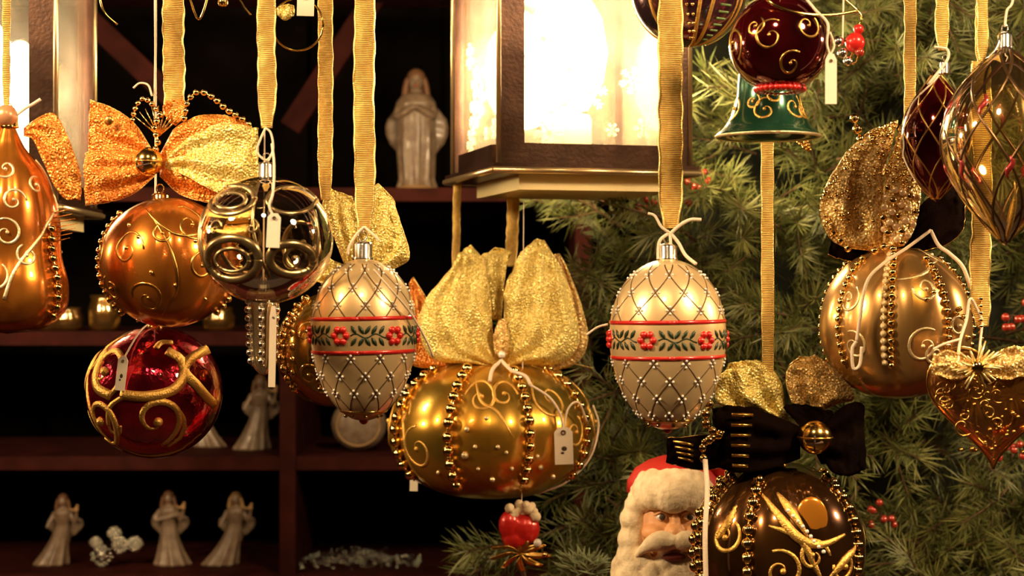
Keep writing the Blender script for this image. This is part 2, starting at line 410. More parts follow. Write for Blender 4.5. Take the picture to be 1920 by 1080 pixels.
# shelf unit
sh = bpy.data.objects.new('wall_shelf', None); COL.objects.link(sh); sh.location = (0, 2.15, 0)
lab(sh, 'dark red-brown wooden display shelves at the back of the stall', 'shelf')
KS = 2.15/F
def zs(py): return EYE+(540-py)*KS
SHELF = {}
for py, x0, x1 in ((352, -1.2, .09), (622, -1.2, .09), (856, -1.2, .09), (1076, -1.2, .09), (1290, -1.2, .09), (60-140, -1.2, .09)):
    SHELF[py] = zs(py); MB().box((x0, 0, zs(py)-.017), (x1, .28, zs(py))).build('shelf_board', WOOD, sh, smooth=False)
xp = (540-960)*KS
MB().box((xp-.010, -.004, .0), (xp+.010, .28, zs(640))).build('upright', WOOD, sh, smooth=False)
for x in (-1.2, .09): MB().box((x-.01, 0, 0), (x+.01, .28, zs(-80))).build('side_panel', WOOD, sh, smooth=False)
MB().bar((at(120, -10, 2.4)-Vector((0, 2.15, 0))), (at(330, 190, 2.4)-Vector((0, 2.15, 0))), .03, .02, (0,1,0)).build('diagonal_brace', WOOD, sh, smooth=False)
MB().bar((at(720, -30, 2.4)-Vector((0, 2.15, 0))), (at(545, 240, 2.4)-Vector((0, 2.15, 0))), .03, .02, (0,1,0)).build('diagonal_brace', WOOD, sh, smooth=False)
# hanging rack above the frame
rk = bpy.data.objects.new('hanging_rack', None); COL.objects.link(rk); rk.location = (0, 1.15, 0)
lab(rk, 'row of thin wooden rails above that carries the ornaments', 'rack')
DS = [1.06, 1.12, 1.18, 1.24]
for d in DS: MB().tube([(-.75, d-1.15, RAILZ+.006), (.75, d-1.15, RAILZ+.006)], .006, 10).build('rail', WOOD, rk)
for x in (-.75, .75):
    MB().box((x-.015, -.12, RAILZ+.0), (x+.015, .45, RAILZ+.03)).build('bracket', WOOD, rk, smooth=False)
    MB().box((x-.015, .42, .97), (x+.015, .45, RAILZ)).build('post', WOOD, rk, smooth=False)
lr = MB().tube([(-.75, 1.49, 2.02), (.75, 1.49, 2.02)], .007, 10).build('lantern_rail', WOOD)
lab(lr, 'wooden rail above the frame that the lanterns hang from', 'rail')
for x in (-.75, .75): MB().box((x-.015, 1.475, RAILZ+.03), (x+.015, 1.505, 2.03)).build('rail_post', WOOD, lr, smooth=False)

# ------------------------------------------------------------------ lanterns
def snowflake(mb, cx, cz, R, y, k=6, seed=0):
    for i in range(k):
        a = i*PI/k*2+seed; d = Vector((math.cos(a), 0, math.sin(a))); c = Vector((cx, y, cz))
        mb.bar(c, c+d*R, R*.11, .0006, (0,1,0))
        for q in (.45, .7):
            for sg in (-1, 1):
                e = Vector((math.cos(a+sg*.8), 0, math.sin(a+sg*.8))); p = c+d*R*q
                mb.bar(p, p+e*R*.3, R*.09, .0006, (0,1,0))
    mb.bar(Vector((cx-R*.2, y, cz)), Vector((cx+R*.2, y, cz)), R*.38, .0006, (0,1,0))
def lantern(label, near, rot, watt, S=.167, H=.30):
    t = bpy.data.objects.new('hanging_lantern', None); COL.objects.link(t); lab(t, label, 'lantern', None)
    t.location = near; t.rotation_euler = (0, 0, rot)
    # local frame: near-left bottom corner at origin, +x along the front, +y to the back
    st = .022
    base = MB().box((-.006, -.006, -.002), (S+.006, S+.006, .006)); base.build('base_plate', FRAME, t, smooth=False)
    MB().box((.020, .010, -.015), (S-.008, S-.010, -.002)).build('bottom_tray', mat('brass_tray_painted_light', (.95, .78, .42), .4, .4), t, smooth=False, label='brass underside tray with light painted into its colour')  # tray colour kept pale to stand in for light from below
    e = MB()
    for a, b in (((-.006,-.006), (S+.006,-.006)), ((-.006,-.006), (-.006,S+.006)), ((S+.006,-.006), (S+.006,S+.006)), ((-.006,S+.006), (S+.006,S+.006))):
        e.tube([(a[0], a[1], 0), (b[0], b[1], 0)], .0028, 6)
    e.build('brass_rim', EDGE, t)
    for x, y in ((0,0), (S,0), (0,S), (S,S)):
        x0 = x-(st if x else 0); y0 = y-(st*.35 if y else 0)
        MB().box((x0, y0, .006), (x0+st, y0+st*.35, H)).build('corner_post', FRAME, t, smooth=False)
        MB().tube([(x, y, .006), (x, y, H)], .0022, 6).build('post_beading', EDGE, t)
    sides = [((0,0,0), 0), ((S,0,0), PI/2), ((S,S,0), PI), ((0,S,0), -PI/2)]
    for i, (o_, a) in enumerate(sides):
        for za in (.006, H-.017):
            fr = MB().box((st, 0, za), (S-st, .006, za+.017)).build('frame_rail', FRAME, t, smooth=False)
            fr.location = o_; fr.rotation_euler = (0, 0, a)
        pn = MB().box((st*.6, .0065, .012), (S-st*.6, .008, H-.01)).build('glass_pane', PANE, t, smooth=False)
        pn.location = o_; pn.rotation_euler = (0, 0, a)
        if i in (0, 3):
            f = MB()
            for cx, cz, R, sd in ((.045, .032, .014, .1), (.058, .056, .018, .4), (.10, .036, .006, 0), (.080, .066, .016, .2), (.062, .085, .014, .1), (.128, .038, .009, 0), (.118, .078, .012, .3), (.04, .11, .012, .5)):
                snowflake(f, cx, cz, R, .0058, seed=sd)
            fo = f.build('snowflake_print', FLAKE, pn, smooth=False)
    # roof, chimney, ring
    r = MB(); c = S/2
    ps = [(-.012, -.012, H), (S+.012, -.012, H), (S+.012, S+.012, H), (-.012, S+.012, H), (c-.035, c-.035, H+.055), (c+.035, c-.035, H+.055), (c+.035, c+.035, H+.055), (c-.035, c+.035, H+.055)]
    r.add(ps, [(3,2,1,0), (0,1,5,4), (1,2,6,5), (2,3,7,6), (3,0,4,7), (4,5,6,7)]).build('roof', FRAME, t, smooth=False)
    MB().lathe([(.028, H+.055), (.028, H+.075), (.036, H+.078), (.01, H+.09)], 20, (c, c, 0)).build('chimney', FRAME, t)
    top = 2.02+.007-near[2]
    MB().tube([(c+.012*math.cos(a), c, H+.1+.013*math.sin(a)) for a in [j*PI/8 for j in range(17)]], .0018, 6).tube([(c, c, H+.11), (c, c, top)], .0015, 6).build('hanging_ring', EDGE, t)
    # candle holder and a globe enlarged to stand in for the lantern's glare
    cd = MB().lathe([(.004, .006), (.022, .006), (.022, .05), (.02, .055), (.006, .056)], 24, (c, c, 0)).build('candle_holder', WAX, t)
    MB().lathe([(.004, .056), (.02, .062), (.032, .085), (.036, .11), (.031, .14), (.018, .162), (.003, .17)], 28, (c, c, 0)).build('bulb', BULB if watt > 10 else BULB2, t, label='glowing warm white globe bulb, enlarged to stand in for glare')
    return t
NL = at(935, 319, 1.40)
lantern('brown metal lantern glowing brightly with frosted snowflake panes, upper middle', NL, math.radians(15), 16)
lantern('brown metal lantern cut by the left edge behind the amber ornament', Vector((-.387-.155, 1.395, 1.566)), math.radians(3), 7)

# ------------------------------------------------------------------ figurines
def angel(label, px, base, D, h, boardpy, lean=0, hand=1, hair=HAIRB, praying=False, group=None):
    """porcelain figure; h = height in px at D"""
    T = Thing('angel_figurine', label, 'figurine', px, base, D, group); k = T.k; H = h*k
    T.o.location.z = SHELF[boardpy]; T.loc = T.o.location.copy()
    hx = lambda z: lean*H*.26*max(0, (1-z/.62))**1.5       # the skirt sweeps aside
    b = MB(); rows = []; seg = 40
    pr = [(.23, 0), (.245, .02), (.22, .08), (.175, .2), (.135, .35), (.105, .5), (.092, .58), (.115, .66), (.13, .74), (.10, .79), (.045, .815), (.04, .84)]
    if praying: pr = [(.15, 0), (.16, .03), (.14, .1), (.15, .25), (.16, .4), (.155, .55), (.16, .66), (.165, .73), (.12, .79), (.05, .815), (.045, .84)]
    for r, z in pr:
        row = []
        for j in range(seg+1):
            a = 2*PI*j/seg; q = r*H*(1+(.10*math.sin(9*a+2*z)+.04*math.sin(17*a))*max(0, 1-z/.75))
            row.append((hx(z)*1+q*math.sin(a), -q*.75*math.cos(a), z*H))
        rows.append(row)
    b.grid([[(hx(0), 0, .0)]*(seg+1)]+rows+[[(0, 0, .845*H)]*(seg+1)]).ball((hx(0), 0, .004), (pr[0][0]*H*.95, pr[0][0]*H*.7, .005))
    b.ball((0, -.005*H, .905*H), (.062*H, .066*H, .082*H), 16, 12).ball((0, -.07*H, .895*H), (.010*H, .012*H, .015*H), 8, 6)
    b.tube([(0, 0, .78*H), (0, 0, .87*H)], .035*H, 10)
    S_ = [Vector((-.11*H, 0, .74*H)), Vector((.11*H, 0, .74*H))]
    if praying: arms = [[S_[0], Vector((-.15*H, -.06*H, .62*H)), Vector((-.02*H, -.15*H, .68*H))], [S_[1], Vector((.15*H, -.06*H, .62*H)), Vector((.02*H, -.15*H, .68*H))]]
    else: arms = [[S_[0], Vector((-.17*H, -.05*H, .62*H)), Vector((-.20*H*hand, -.08*H, (.55 if hand > 0 else .70)*H))], [S_[1], Vector((.18*H, -.06*H, .62*H)), Vector((.22*H, -.10*H, .76*H))]]
    for A in arms:
        P = catm(A, 6); b.tube(P, [(.042-.018*i/(len(P)-1))*H for i in range(len(P))], 10).ball(P[-1], .026*H, 8, 6)
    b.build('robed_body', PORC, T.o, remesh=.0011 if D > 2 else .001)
    # hair as a cap with locks
    hb = MB().ball((0, .014*H, .935*H), (.078*H, .074*H, .080*H), 16, 12)
    for j in range(9):
        a = PI*(.05+.9*j/8); x, y = math.cos(a), math.sin(a)
        hb.tube(catm([(x*.066*H, y*.06*H-.01*H, .93*H), (x*.086*H, y*.08*H-.015*H, .86*H), (x*.10*H, y*.07*H-.01*H, .76*H)], 4), [.026*H]*8+[.010*H], 7)
    hb.build('hair', hair, T.o)
    fc = MB().ball((-.024*H, -.066*H, .915*H), .007*H, 6, 4).ball((.024*H, -.066*H, .915*H), .007*H, 6, 4)
    fc.build('eyes', INK, T.o)
    MB().tube([(-.018*H, -.067*H, .868*H), (0, -.070*H, .864*H), (.018*H, -.067*H, .868*H)], .004*H, 5).build('mouth', CLOTH, T.o)
    for sg in (-1, 1):      # wings: a curved slab with feather ridges
        rows = []
        for i in range(15):
            t = i/14; row = []
            ox = sg*(.06+.20*math.sin(PI*min(1, t*1.15))**.7)*H; 
            zt = (.80+.06*math.sin(PI*t*.7)-.62*t)*H if praying else (.76+.04*math.sin(PI*t)-.40*t)*H
            for j in range(7):
                v = j/6
                row.append((sg*.05*H*(1-v)+ox*v+.004*H*math.sin(v*9), (.07+.05*v)*H+.010*H*math.sin(t*30), zt-v*.05*H-.01*H*abs(math.sin(t*22))*v))
            rows.append(row)
        MB().grid(rows).build('wing', PORC, T.o, solid=.02*H)
    if not praying:
        hb = MB().ball((.22*H, -.12*H, .80*H), (.035*H, .03*H, .04*H), 10, 8).ball((.235*H, -.12*H, .85*H), (.022*H, .02*H, .022*H), 8, 6).tube([(.19*H, -.12*H, .79*H), (.15*H, -.12*H, .80*H), (.12*H, -.12*H, .83*H)], [.022*H, .015*H, .004*H], 6)
        hb.build('held_bird', PORCT, T.o)
    else:
        MB().lathe([(.19*H, 0), (.19*H, .02*H), (.14*H, .045*H), (.1*H, .05*H)], 24).build('plinth', PORCT, T.o)
    return T
angel('pale porcelain angel praying alone on the top shelf beside the bright lantern', 780, 350, 2.24, 228, 352, praying=True)
angel('dim cream angel figurine, leftmost of three on the bottom shelf', 118, 1076, 2.22, 132, 1076, lean=-.7)
angel('cream angel figurine with curled wing, middle of three on the bottom shelf', 316, 1076, 2.22, 138, 1076, lean=.2, hand=-1)
angel('cream angel figurine nearest the shelf upright, rightmost of three on the bottom shelf', 442, 1076, 2.22, 136, 1076, lean=-.9, hair=PORCT)
angel('cream angel figurine standing on the middle shelf left of the upright post', 488, 856, 2.24, 140, 856, lean=-.5)
angel('cream angel figurine mostly hidden behind the red and gold ball', 375, 856, 2.28, 120, 856, lean=.6)
T = Thing('porcelain_heart', 'pale round heart-shaped dish leaning on the middle shelf under the left egg', 'heart', 673, 810, 2.22)
T.o.location.z = SHELF[856]+.001; T.loc = T.o.location.copy(); b = MB(); rows = []
for i in range(17):
    t = PI*i/16; row = []
    for j in range(41):
        a = 2*PI*j/40; rr = 1-.28*math.exp(-((a-PI/2)**2)/.10); q = math.sin(t)
        row.append((.036*rr*q*math.cos(a), -.016*math.cos(t), .034+.034*rr*q*math.sin(a)))
    rows.append(row)
b.grid(rows); T.obj(b, 'dish', PORC)
MB().tube([(.028*math.cos(a), -.013, .033+.026*math.sin(a)) for a in [PI*.7+i*PI*1.6/20 for i in range(21)]], .0013, 6).build('raised_rim', PORCT, T.o)
# small glass jars on the shelf behind the left ornaments
for i, (px, py) in enumerate(((97, 612), (125, 612), (196, 612), (410, 612))):
    T = Thing('glass_votive', ('dull glass votive at the left end of the shelf beside the amber drop', 'dull glass votive second from the left end of the shelf', 'dull glass votive under the beads of the amber bauble', 'dull glass votive low behind the right side of the amber bauble')[i], 'votive', px, py, 2.21)
    T.o.location.z = SHELF[622]; h = .046 if i == 2 else .03
    T.obj(MB().lathe([(.014, 0), (.02, .004), (.021, h*.6), (.017, h*.85), (.019, h), (.0165, h), (.0145, h*.8), (.018, h*.5), (.012, .006)], 24), 'cup', GLASSG)
    T.obj(MB().lathe([(.012, .007), (.013, h*.45), (.002, h*.5)], 16), 'wax', PORC)
# glinting tinsel cones on the bottom shelf
T = Thing('silver_cone_cluster', 'small silver glittering pine cone cluster between the two left angels', 'decoration', 200, 1050, 2.2)
T.o.location.z = SHELF[1076]+.012
for i, (x, z, r) in enumerate(((-.006, .002, .013), (.018, .016, .010), (.036, .018, .009), (.010, .032, .008), (-.014, .020, .007))):
    b = MB()
    for j in range(40):
        a = j*2.4; q = j/39; rr = r*math.sin(PI*(.08+.88*q)); c = Vector((x+rr*math.cos(a), rr*math.sin(a), z+r*1.3*(1-2*q)*.8))
        b.ball(c, (.0032, .0032, .0020), 6, 4)
    b.ball((x, 0, z), (r*.45, r*.45, r*.8), 10, 8); T.obj(b, 'cone', SILV)
T = Thing('tinsel_heap', 'low heap of grey glittering tinsel along the bottom shelf right of the post', 'tinsel', 660, 1076, 2.2)
T.o.location.z = SHELF[1076]; T.o['kind'] = 'stuff'; b = MB()
for i in range(420):
    x = random.gauss(0, .055); x = max(-.075, min(.085, x)); y = random.uniform(-.03, .05); z = random.uniform(0, .018)*max(.2, 1-abs(x)/.1)
    d = Vector((random.uniform(-1, 1), random.uniform(-1, 1), random.uniform(-.2, 1))).normalized()*.007
    p = Vector((x, y, z+.003)); b.tube([p-d*.2, p+d], .0006, 3)
    if i % 6 == 0: b.ball(p, .0022, 6, 4)
T.obj(b, 'strands', SILV, kind='stuff')

# ------------------------------------------------------------------ pine tree
T = Thing('pine_tree', 'dense green pine tree filling the right half behind the ornaments', 'tree', 1500, 1300, 1.95)
T.o.location.z = 0; T.loc = Vector(T.o.location)
def twig_mesh(seed, L=.095, nn=210):
    rnd = random.Random(seed); b = MB(); nl = []
    stems = [[Vector((0,0,0)), Vector((L*.5, 0, .004)), Vector((L, 0, -.004))]]
    for sg in (-1, 1): stems.append([Vector((L*.35, 0, .003)), Vector((L*.6, sg*L*.2, .0)), Vector((L*.85, sg*L*.36, -.002))])
    for si, st in enumerate(stems):
        P = catm(st, 6); b.tube(P, [.0016*(1-.6*i/(len(P)-1)) for i in range(len(P))], 5)
    ns = len(b.f)
    for i in range(nn):
        si = 0 if i < nn*.5 else (1 if i < nn*.75 else 2); P = catm(stems[si], 6)
        t = rnd.random()**.7; f = t*(len(P)-1); j = min(int(f), len(P)-2); q = P[j].lerp(P[j+1], f-j); d = (P[j+1]-P[j]).normalized()
        a = rnd.uniform(0, 2*PI); o1 = d.orthogonal().normalized(); o2 = d.cross(o1)
        n = (d*rnd.uniform(.35, .95)+(o1*math.cos(a)+o2*math.sin(a))*.8).normalized(); ln = rnd.uniform(.018, .03)
        x = n.orthogonal().normalized(); y = n.cross(x); r = .00075; e = q+n*ln+Vector((0,0,-.0015)); m1 = q+n*ln*.55
        vs = [q, m1+x*r, m1+(-.5*x+.87*y)*r, m1+(-.5*x-.87*y)*r, e]
        b.add(vs, [(0,1,2), (0,2,3), (0,3,1), (4,2,1), (4,3,2), (4,1,3)])
    me = bpy.data.meshes.new('pine_twig'); me.from_pydata(b.v, [], b.f); me.materials.append(TWIG); me.materials.append(NEEDLE)
    for i, p in enumerate(me.polygons): p.material_index = 0 if i < ns else 1
    return me
TW = [twig_mesh(s) for s in range(5)]
MB().lathe([(.07, 0), (.06, .8), (.045, 1.6), (.03, 2.3)], 16, (.20, .17, 0), lambda a, t: 1+.08*math.sin(7*a)).build('trunk', TWIG, T.o)
MB().lathe([(.1,1.0),(.34,1.02), (.37, 1.4), (.36, 1.7), (.32, 2.0), (.1, 2.3)], 28, (.20, .17, 0), lambda a, t: 1+.06*math.sin(9*a+8*t)).build('painted_shade_core', mat('painted_inner_shade', (.012, .014, .006), 0, .9, bump=1, bscale=60), T.o)  # solid near-black core paints the shade deep between the twigs
rnd = random.Random(3); cnt = 0; tries = 0; placed = []
def edge(py):   # left outline of the greenery
    return 1062 if py < 720 else 1062-(py-720)*.05 if py < 930 else 1050-(py-930)*.5
while cnt < 296 and tries < 20000:
    tries += 1
    px, py = rnd.uniform(960, 1990), rnd.uniform(-60, 1130)
    if px < edge(py)+35 or (px < 1290 and py < 345): continue
    if any((px-a)**2+(py-b_)**2 < 38**2 for a, b_ in placed): 
        if rnd.random() < .9: continue
    placed.append((px, py))
    D = rnd.uniform(1.60, 1.80) if px > 1360 or py > 420 else rnd.uniform(1.70, 1.82); o = bpy.data.objects.new('pine_twig', TW[cnt % 5]); COL.objects.link(o); o.parent = T.o
    o.location = at(px, py, D)-T.loc
    cx = (px-1500)/500; az = rnd.uniform(-2.9, -.2)+ (.25*cx); pit = rnd.uniform(-.5, .6)
    o.rotation_euler = (rnd.uniform(0, 6), pit, az); s_ = rnd.uniform(.8, 1.25); o.scale = (s_,)*3; cnt += 1
def berries(label, px, py, D, n, spread, r, m):
    T = Thing('berry_sprig', label, 'berries', px, py, D); rr = random.Random(px)
    c = Vector((0,0,0))
    for i in range(n):
        p = Vector((rr.uniform(-1, 1), rr.uniform(-.5, .2), rr.uniform(-1, 1)))*spread*T.k
        MB().tube([c+Vector((0, spread*T.k, 0)), p], .6*T.k, 5).build('stem', TWIG, T.o); T.bead(p, r, m, name='berry')
RBER = mat('dark_red_berry', (.35, .03, .015), .2, .2, coat=1)
for a in (('dark red berry sprig in the pine left of the hanging ribbon of the right egg', 1222, 385, 1.6, 9, 26, 7, RBER), ('dark red berry sprig in the pine just under the lantern corner', 1298, 350, 1.6, 11, 32, 7, RBER),
          ('dark red berry sprig in the pine at the right edge near the bottom', 1898, 835, 1.55, 12, 32, 7, RBER), ('dark red berry sprig beside the beads of the dark bronze ornament', 1655, 965, 1.55, 9, 26, 7, RBER),
          ('dark red berry sprig in the pine below the clear drop ornament', 1770, 420, 1.5, 10, 34, 8, RBER), ('dark red berry sprig at the right edge beside the amber heart', 1905, 590, 1.5, 7, 24, 8, RBER)): berries(*a)

# ------------------------------------------------------------------ A: amber drop at the left edge
T = Thing('amber_drop_ornament', 'tall amber gold drop ornament with beads cut by the left edge', 'ornament', 15, 430, 1.12)
S = Surf(T, 15, 430, [(12, 195), (22, 172), (34, 150), (66, 112), (88, 60), (97, 10), (100, -50), (112, -100), (108, -150), (70, -184), (0, -196)], 8, .05, .3)
S.body(AMBER)
b = MB()
for x, y, R, a, d in ((50, 380, 22, 0, 1), (40, 440, 26, 2, -1), (80, 350, 16, 1, 1), (30, 320, 18, 3, 1), (75, 480, 20, 2, 1), (20, 520, 26, 1, -1)):
    S.spiral(b, x, y, R, a, 1.2, d, 3)
for q in (2.1, 3.1, 4.1):
    for y in (380, 470): S.spiral(b, 15, y, 26, q, 1.3, 1, 3, th_add=q)
T.obj(b, 'scroll', PALE)
b = MB(); S.pxline(b, [(95, 300), (108, 360), (100, 430), (60, 500), (40, 560)], 3.5); T.obj(b, 'garland_line', PALE)
S.beadcol(math.radians(68), 0, -168, 8); S.beadcol(math.radians(-5), -120, -180, 8); S.beadcol(math.radians(-70), 0, -165, 8)
T.cap(16, 240, 34, 26)
T.loop([(45, 240), (70, 222), (100, 212), (122, 245), (140, 290), (152, 330)], [(45, 255), (62, 262), (80, 300), (100, 345), (122, 372), (150, 375)], 16, BOWO, wr=2, pleat=5)
T.loop([(0, 240), (-30, 222), (-70, 212), (-105, 250), (-130, 310)], [(0, 255), (-22, 265), (-45, 310), (-75, 355), (-120, 370)], 16, BOWO, wr=2)
T.bead(T.p(12, 218, -6), 22, mat('dusty_rose_ball', (.6, .28, .13), .3, .35), name='knot_ball')
T.thread([(20, 225, -8), (45, 205, -10), (62, 195, -10), (76, 186, -10)], 3); T.railribbon(12, 215, 14)
sp = MB()
for i in range(7): sp.tube([T.p(100, 400+i*9, -20), T.p(146-abs(i-3)*5, 392+i*9, -24)], [1.6*T.k, .5*T.k], 5)
T.obj(sp, 'gold_sprig', BOWO, kind='stuff')

# ------------------------------------------------------------------ B: amber bauble with orange bow
T = Thing('amber_bauble', 'round amber bauble under a large orange bow and jingle bell', 'ornament', 318, 490, 1.18)
S = Surf(T, 318, 492, ell(130, 122), 8, .05, .2); S.body(AMBER)
b = MB()
for x, y, R, a, d in ((262, 470, 34, 0, 1), (375, 425, 34, 2, -1), (400, 500, 26, 1, 1), (300, 560, 30, 3, -1), (330, 440, 18, 2, 1), (225, 540, 22, 2, 1)):
    S.spiral(b, x, y, R, a, 1.3, d, 3)
S.pxline(b, [(290, 395), (330, 430), (370, 445), (420, 430)], 4, taper=True); S.pxline(b, [(300, 400), (345, 470), (355, 540), (320, 590)], 3.5, taper=True)
for q in (2, 3, 4, 5):
    S.spiral(b, 318, 470, 34, q, 1.3, 1, 3, th_add=q)
T.obj(b, 'scroll', OLDG)
b = MB()
for x, y in ((285, 448), (310, 512), (385, 455), (420, 528), (352, 535), (240, 600), (260, 425), (400, 560)):
    th, t = S.front(x, y); b.mark().ball(S.pt(th, t), 4*T.k, 8, 6)
T.obj(b, 'stud', BEAD)
S.beadcol(math.radians(-84), 88, -92, 7); S.beadcol(math.radians(84), 88, -92, 7); S.beadcol(math.radians(150), 88, -92, 7)
T.cap(300, 385, 30, 22)
T.loop([(290, 290), (255, 235), (215, 205), (170, 188)], [(290, 310), (260, 300), (210, 290), (165, 282)], 14, BOWO, pleat=3, seed=1, trim=RIBE)
T.loop([(290, 300), (250, 285), (205, 280), (158, 285)], [(290, 330), (255, 360), (210, 378), (160, 385)], 16, BOWO, pleat=5, seed=2, trim=RIBE, dy=-10)
T.loop([(300, 290), (335, 235), (400, 215), (470, 232)], [(300, 330), (340, 365), (400, 380), (478, 372)], 22, BOWO, pleat=6, seed=3, trim=RIBE, dy=-6)
T.loop([(310, 300), (350, 262), (410, 234), (484, 240)], [(310, 315), (350, 330), (410, 362), (484, 366)], 18, BOWY, pleat=4, seed=4, trim=RIBE, dy=-22)  # yellow loop stands in for light on the orange loop's outer half
T.beads([T.p(300, 215, -10), T.p(285, 195, -14), T.p(268, 185, -10), T.p(255, 200, -6), T.p(248, 225, -4)], 5)
T.beads([T.p(345, 222, -20), T.p(352, 190, -22), T.p(372, 172, -22), T.p(398, 182, -22), T.p(425, 205, -20), T.p(452, 222, -18), T.p(472, 238, -14)], 6)
T.beads([T.p(300, 215, -28), T.p(290, 240, -30), T.p(296, 265, -30), T.p(290, 285, -32)], 6)
def jingle(T, px, py, r, dy):
    c = T.p(px, py, dy); o = MB().ball(c, r*T.k, 28, 18).build('jingle_bell', GOLD, T.o)
    MB().tube([c+Vector((r*T.k*math.cos(a), r*T.k*math.sin(a), 0)) for a in [i*PI/12 for i in range(25)]], r*.07*T.k, 6).build('bell_seam', OLDG, o)
    d = Vector((-.2, -1, -.35)).normalized()*r*T.k; x = d.cross(Vector((0,0,1))).normalized()*r*.5*T.k; z = x.cross(d).normalized()*r*.5*T.k
    MB().bar(c+d*.94-x+z*.2, c+d*.94+x-z*.2, r*.12*T.k, r*.1*T.k).bar(c+d*.94-z, c+d*.94+z, r*.12*T.k, r*.1*T.k).build('bell_slots', INK, o)
jingle(T, 278, 303, 27, -36)
T.loop([(318, 230), (305, 205), (318, 185)], [(330, 235), (350, 215), (345, 188)], 8, BOWO, pleat=2, seed=5)
T.bead(T.p(204, 226, -30), 9, OLDG, name='eyelet', sc=(1, .4, 1)); T.railribbon(325, 225, 38); T.railthread(290, 200, 2.4)
T.thread([(250, 165, -4), (262, 156, -6), (278, 160, -8), (285, 180, -8)], 2)
b = MB()
for i in range(9):
    a = -.9+i*.22; b.tube([T.p(298, 255, -20), T.p(298+math.sin(a)*58, 250-math.cos(a)*52, -30)], [2*T.k, .7*T.k], 5)
T.obj(b, 'gold_spray', GOLD, kind='stuff')

# ------------------------------------------------------------------ C: red and gold ball
T = Thing('red_glass_ball', 'mirror red glass ball with broad gold scrolls hanging at lower left', 'ornament', 290, 735, 1.24)
S = Surf(T, 290, 735, ell(126, 124)); S.body(RED)
b = MB(); G_ = 10.5
S.pxline(b, [(330, 655), (355, 672), (362, 700), (345, 725), (300, 735), (255, 732)], G_)
S.pxline(b, [(395, 650), (372, 668), (362, 690), (385, 720), (408, 755)], G_)
S.pxline(b, [(335, 640), (318, 640), (310, 650)], 6)
S.pxline(b, [(215, 655), (200, 690), (205, 720), (235, 735)], G_)
S.pxline(b, [(225, 790), (232, 755), (270, 735), (330, 742), (362, 775), (355, 810), (330, 830)], 5)
S.pxline(b, [(225, 775), (228, 800), (245, 805), (250, 790)], 3.5)
S.pxline(b, [(175, 700), (180, 745), (200, 800), (240, 840)], 5, taper=True)
S.pxline(b, [(235, 832), (280, 848), (340, 842), (385, 810)], 5, taper=True)
S.pxline(b, [(250, 625), (215, 650), (185, 690)], 6, taper=True)
for q in (2, 3, 4, 5):
    for y in (690, 780): S.spiral(b, 290, y, 46, q, 1.1, 1, 7, th_add=q+y*.01)
T.obj(b, 'gold_scroll', SWIRL)
T.cap(290, 615, 28, 18); T.railthread(290, 590, 2.2); T.tag(228, 700, 18, 62, -126, .12)
T.thread([(290, 600, 0), (262, 622, -60), (232, 672, -120)], 1.6)

# ------------------------------------------------------------------ D: clear glass ball
T = Thing('clear_glass_ball', 'clear glass ball with silvery brown oval scrollwork, in front of the orange bow', 'ornament', 498, 448, 1.06)
S = Surf(T, 498, 450, ell(126, 120)); S.body(CLEAR)
SB = mat('antique_silver_paint', (.55, .40, .20), .9, .28, (.25, .16, .06), 90)
b = MB()
def oval(S, b, cx, cy, rx, ry, r, a0=0, a1=2*PI):
    S.pxline(b, [(cx+rx*math.cos(a0+(a1-a0)*i/12), cy+ry*math.sin(a0+(a1-a0)*i/12)) for i in range(13)], r)
oval(S, b, 447, 378, 46, 28, 6); oval(S, b, 447, 380, 30, 15, 4); oval(S, b, 452, 488, 52, 38, 9); oval(S, b, 452, 490, 33, 21, 4)
S.pxline(b, [(400, 355), (388, 400), (384, 450), (398, 510)], 6); S.pxline(b, [(385, 420), (392, 470), (415, 515)], 3)
oval(S, b, 555, 378, 40, 26, 4); oval(S, b, 560, 488, 38, 28, 9); S.spiral(b, 565, 488, 24, 0, 1.3, 1, 4)
S.pxline(b, [(595, 395), (604, 440), (600, 500)], 4); S.pxline(b, [(495, 345), (492, 420), (505, 480), (520, 520)], 3)
S.spiral(b, 420, 432, 16, 0, 1.1, 1, 3); S.spiral(b, 490, 430, 14, 2, 1.1, -1, 3)
for q in (PI-.5, PI+.5): S.spiral(b, 498, 450, 60, q, 1.5, 1, 5, th_add=q)
T.obj(b, 'scrollwork', SB)
ig = MB(); Si = Surf(T, 498, 450, ell(119, 113)); Si.pxline(ig, [(405, 405), (450, 410), (490, 408)], 16); Si.pxline(ig, [(410, 432), (450, 440), (485, 436)], 14); T.obj(ig, 'painted_band', SWIRL)
T.cap(500, 335, 30, 30, SILV)
T.thread([(498, 240, 0), (488, 262, -6), (482, 285, -6), (500, 300, -6), (512, 280, -4), (508, 250, -2), (498, 240, 0)], 2.2)
T.thread([(510, 270, -6), (514, 310, -40), (512, 360, -110), (505, 385, -124), (512, 405, -126)], 2.6); T.tag(513, 432, 24, 62, -128, .05, False)
T.railribbon(500, 240, 32)
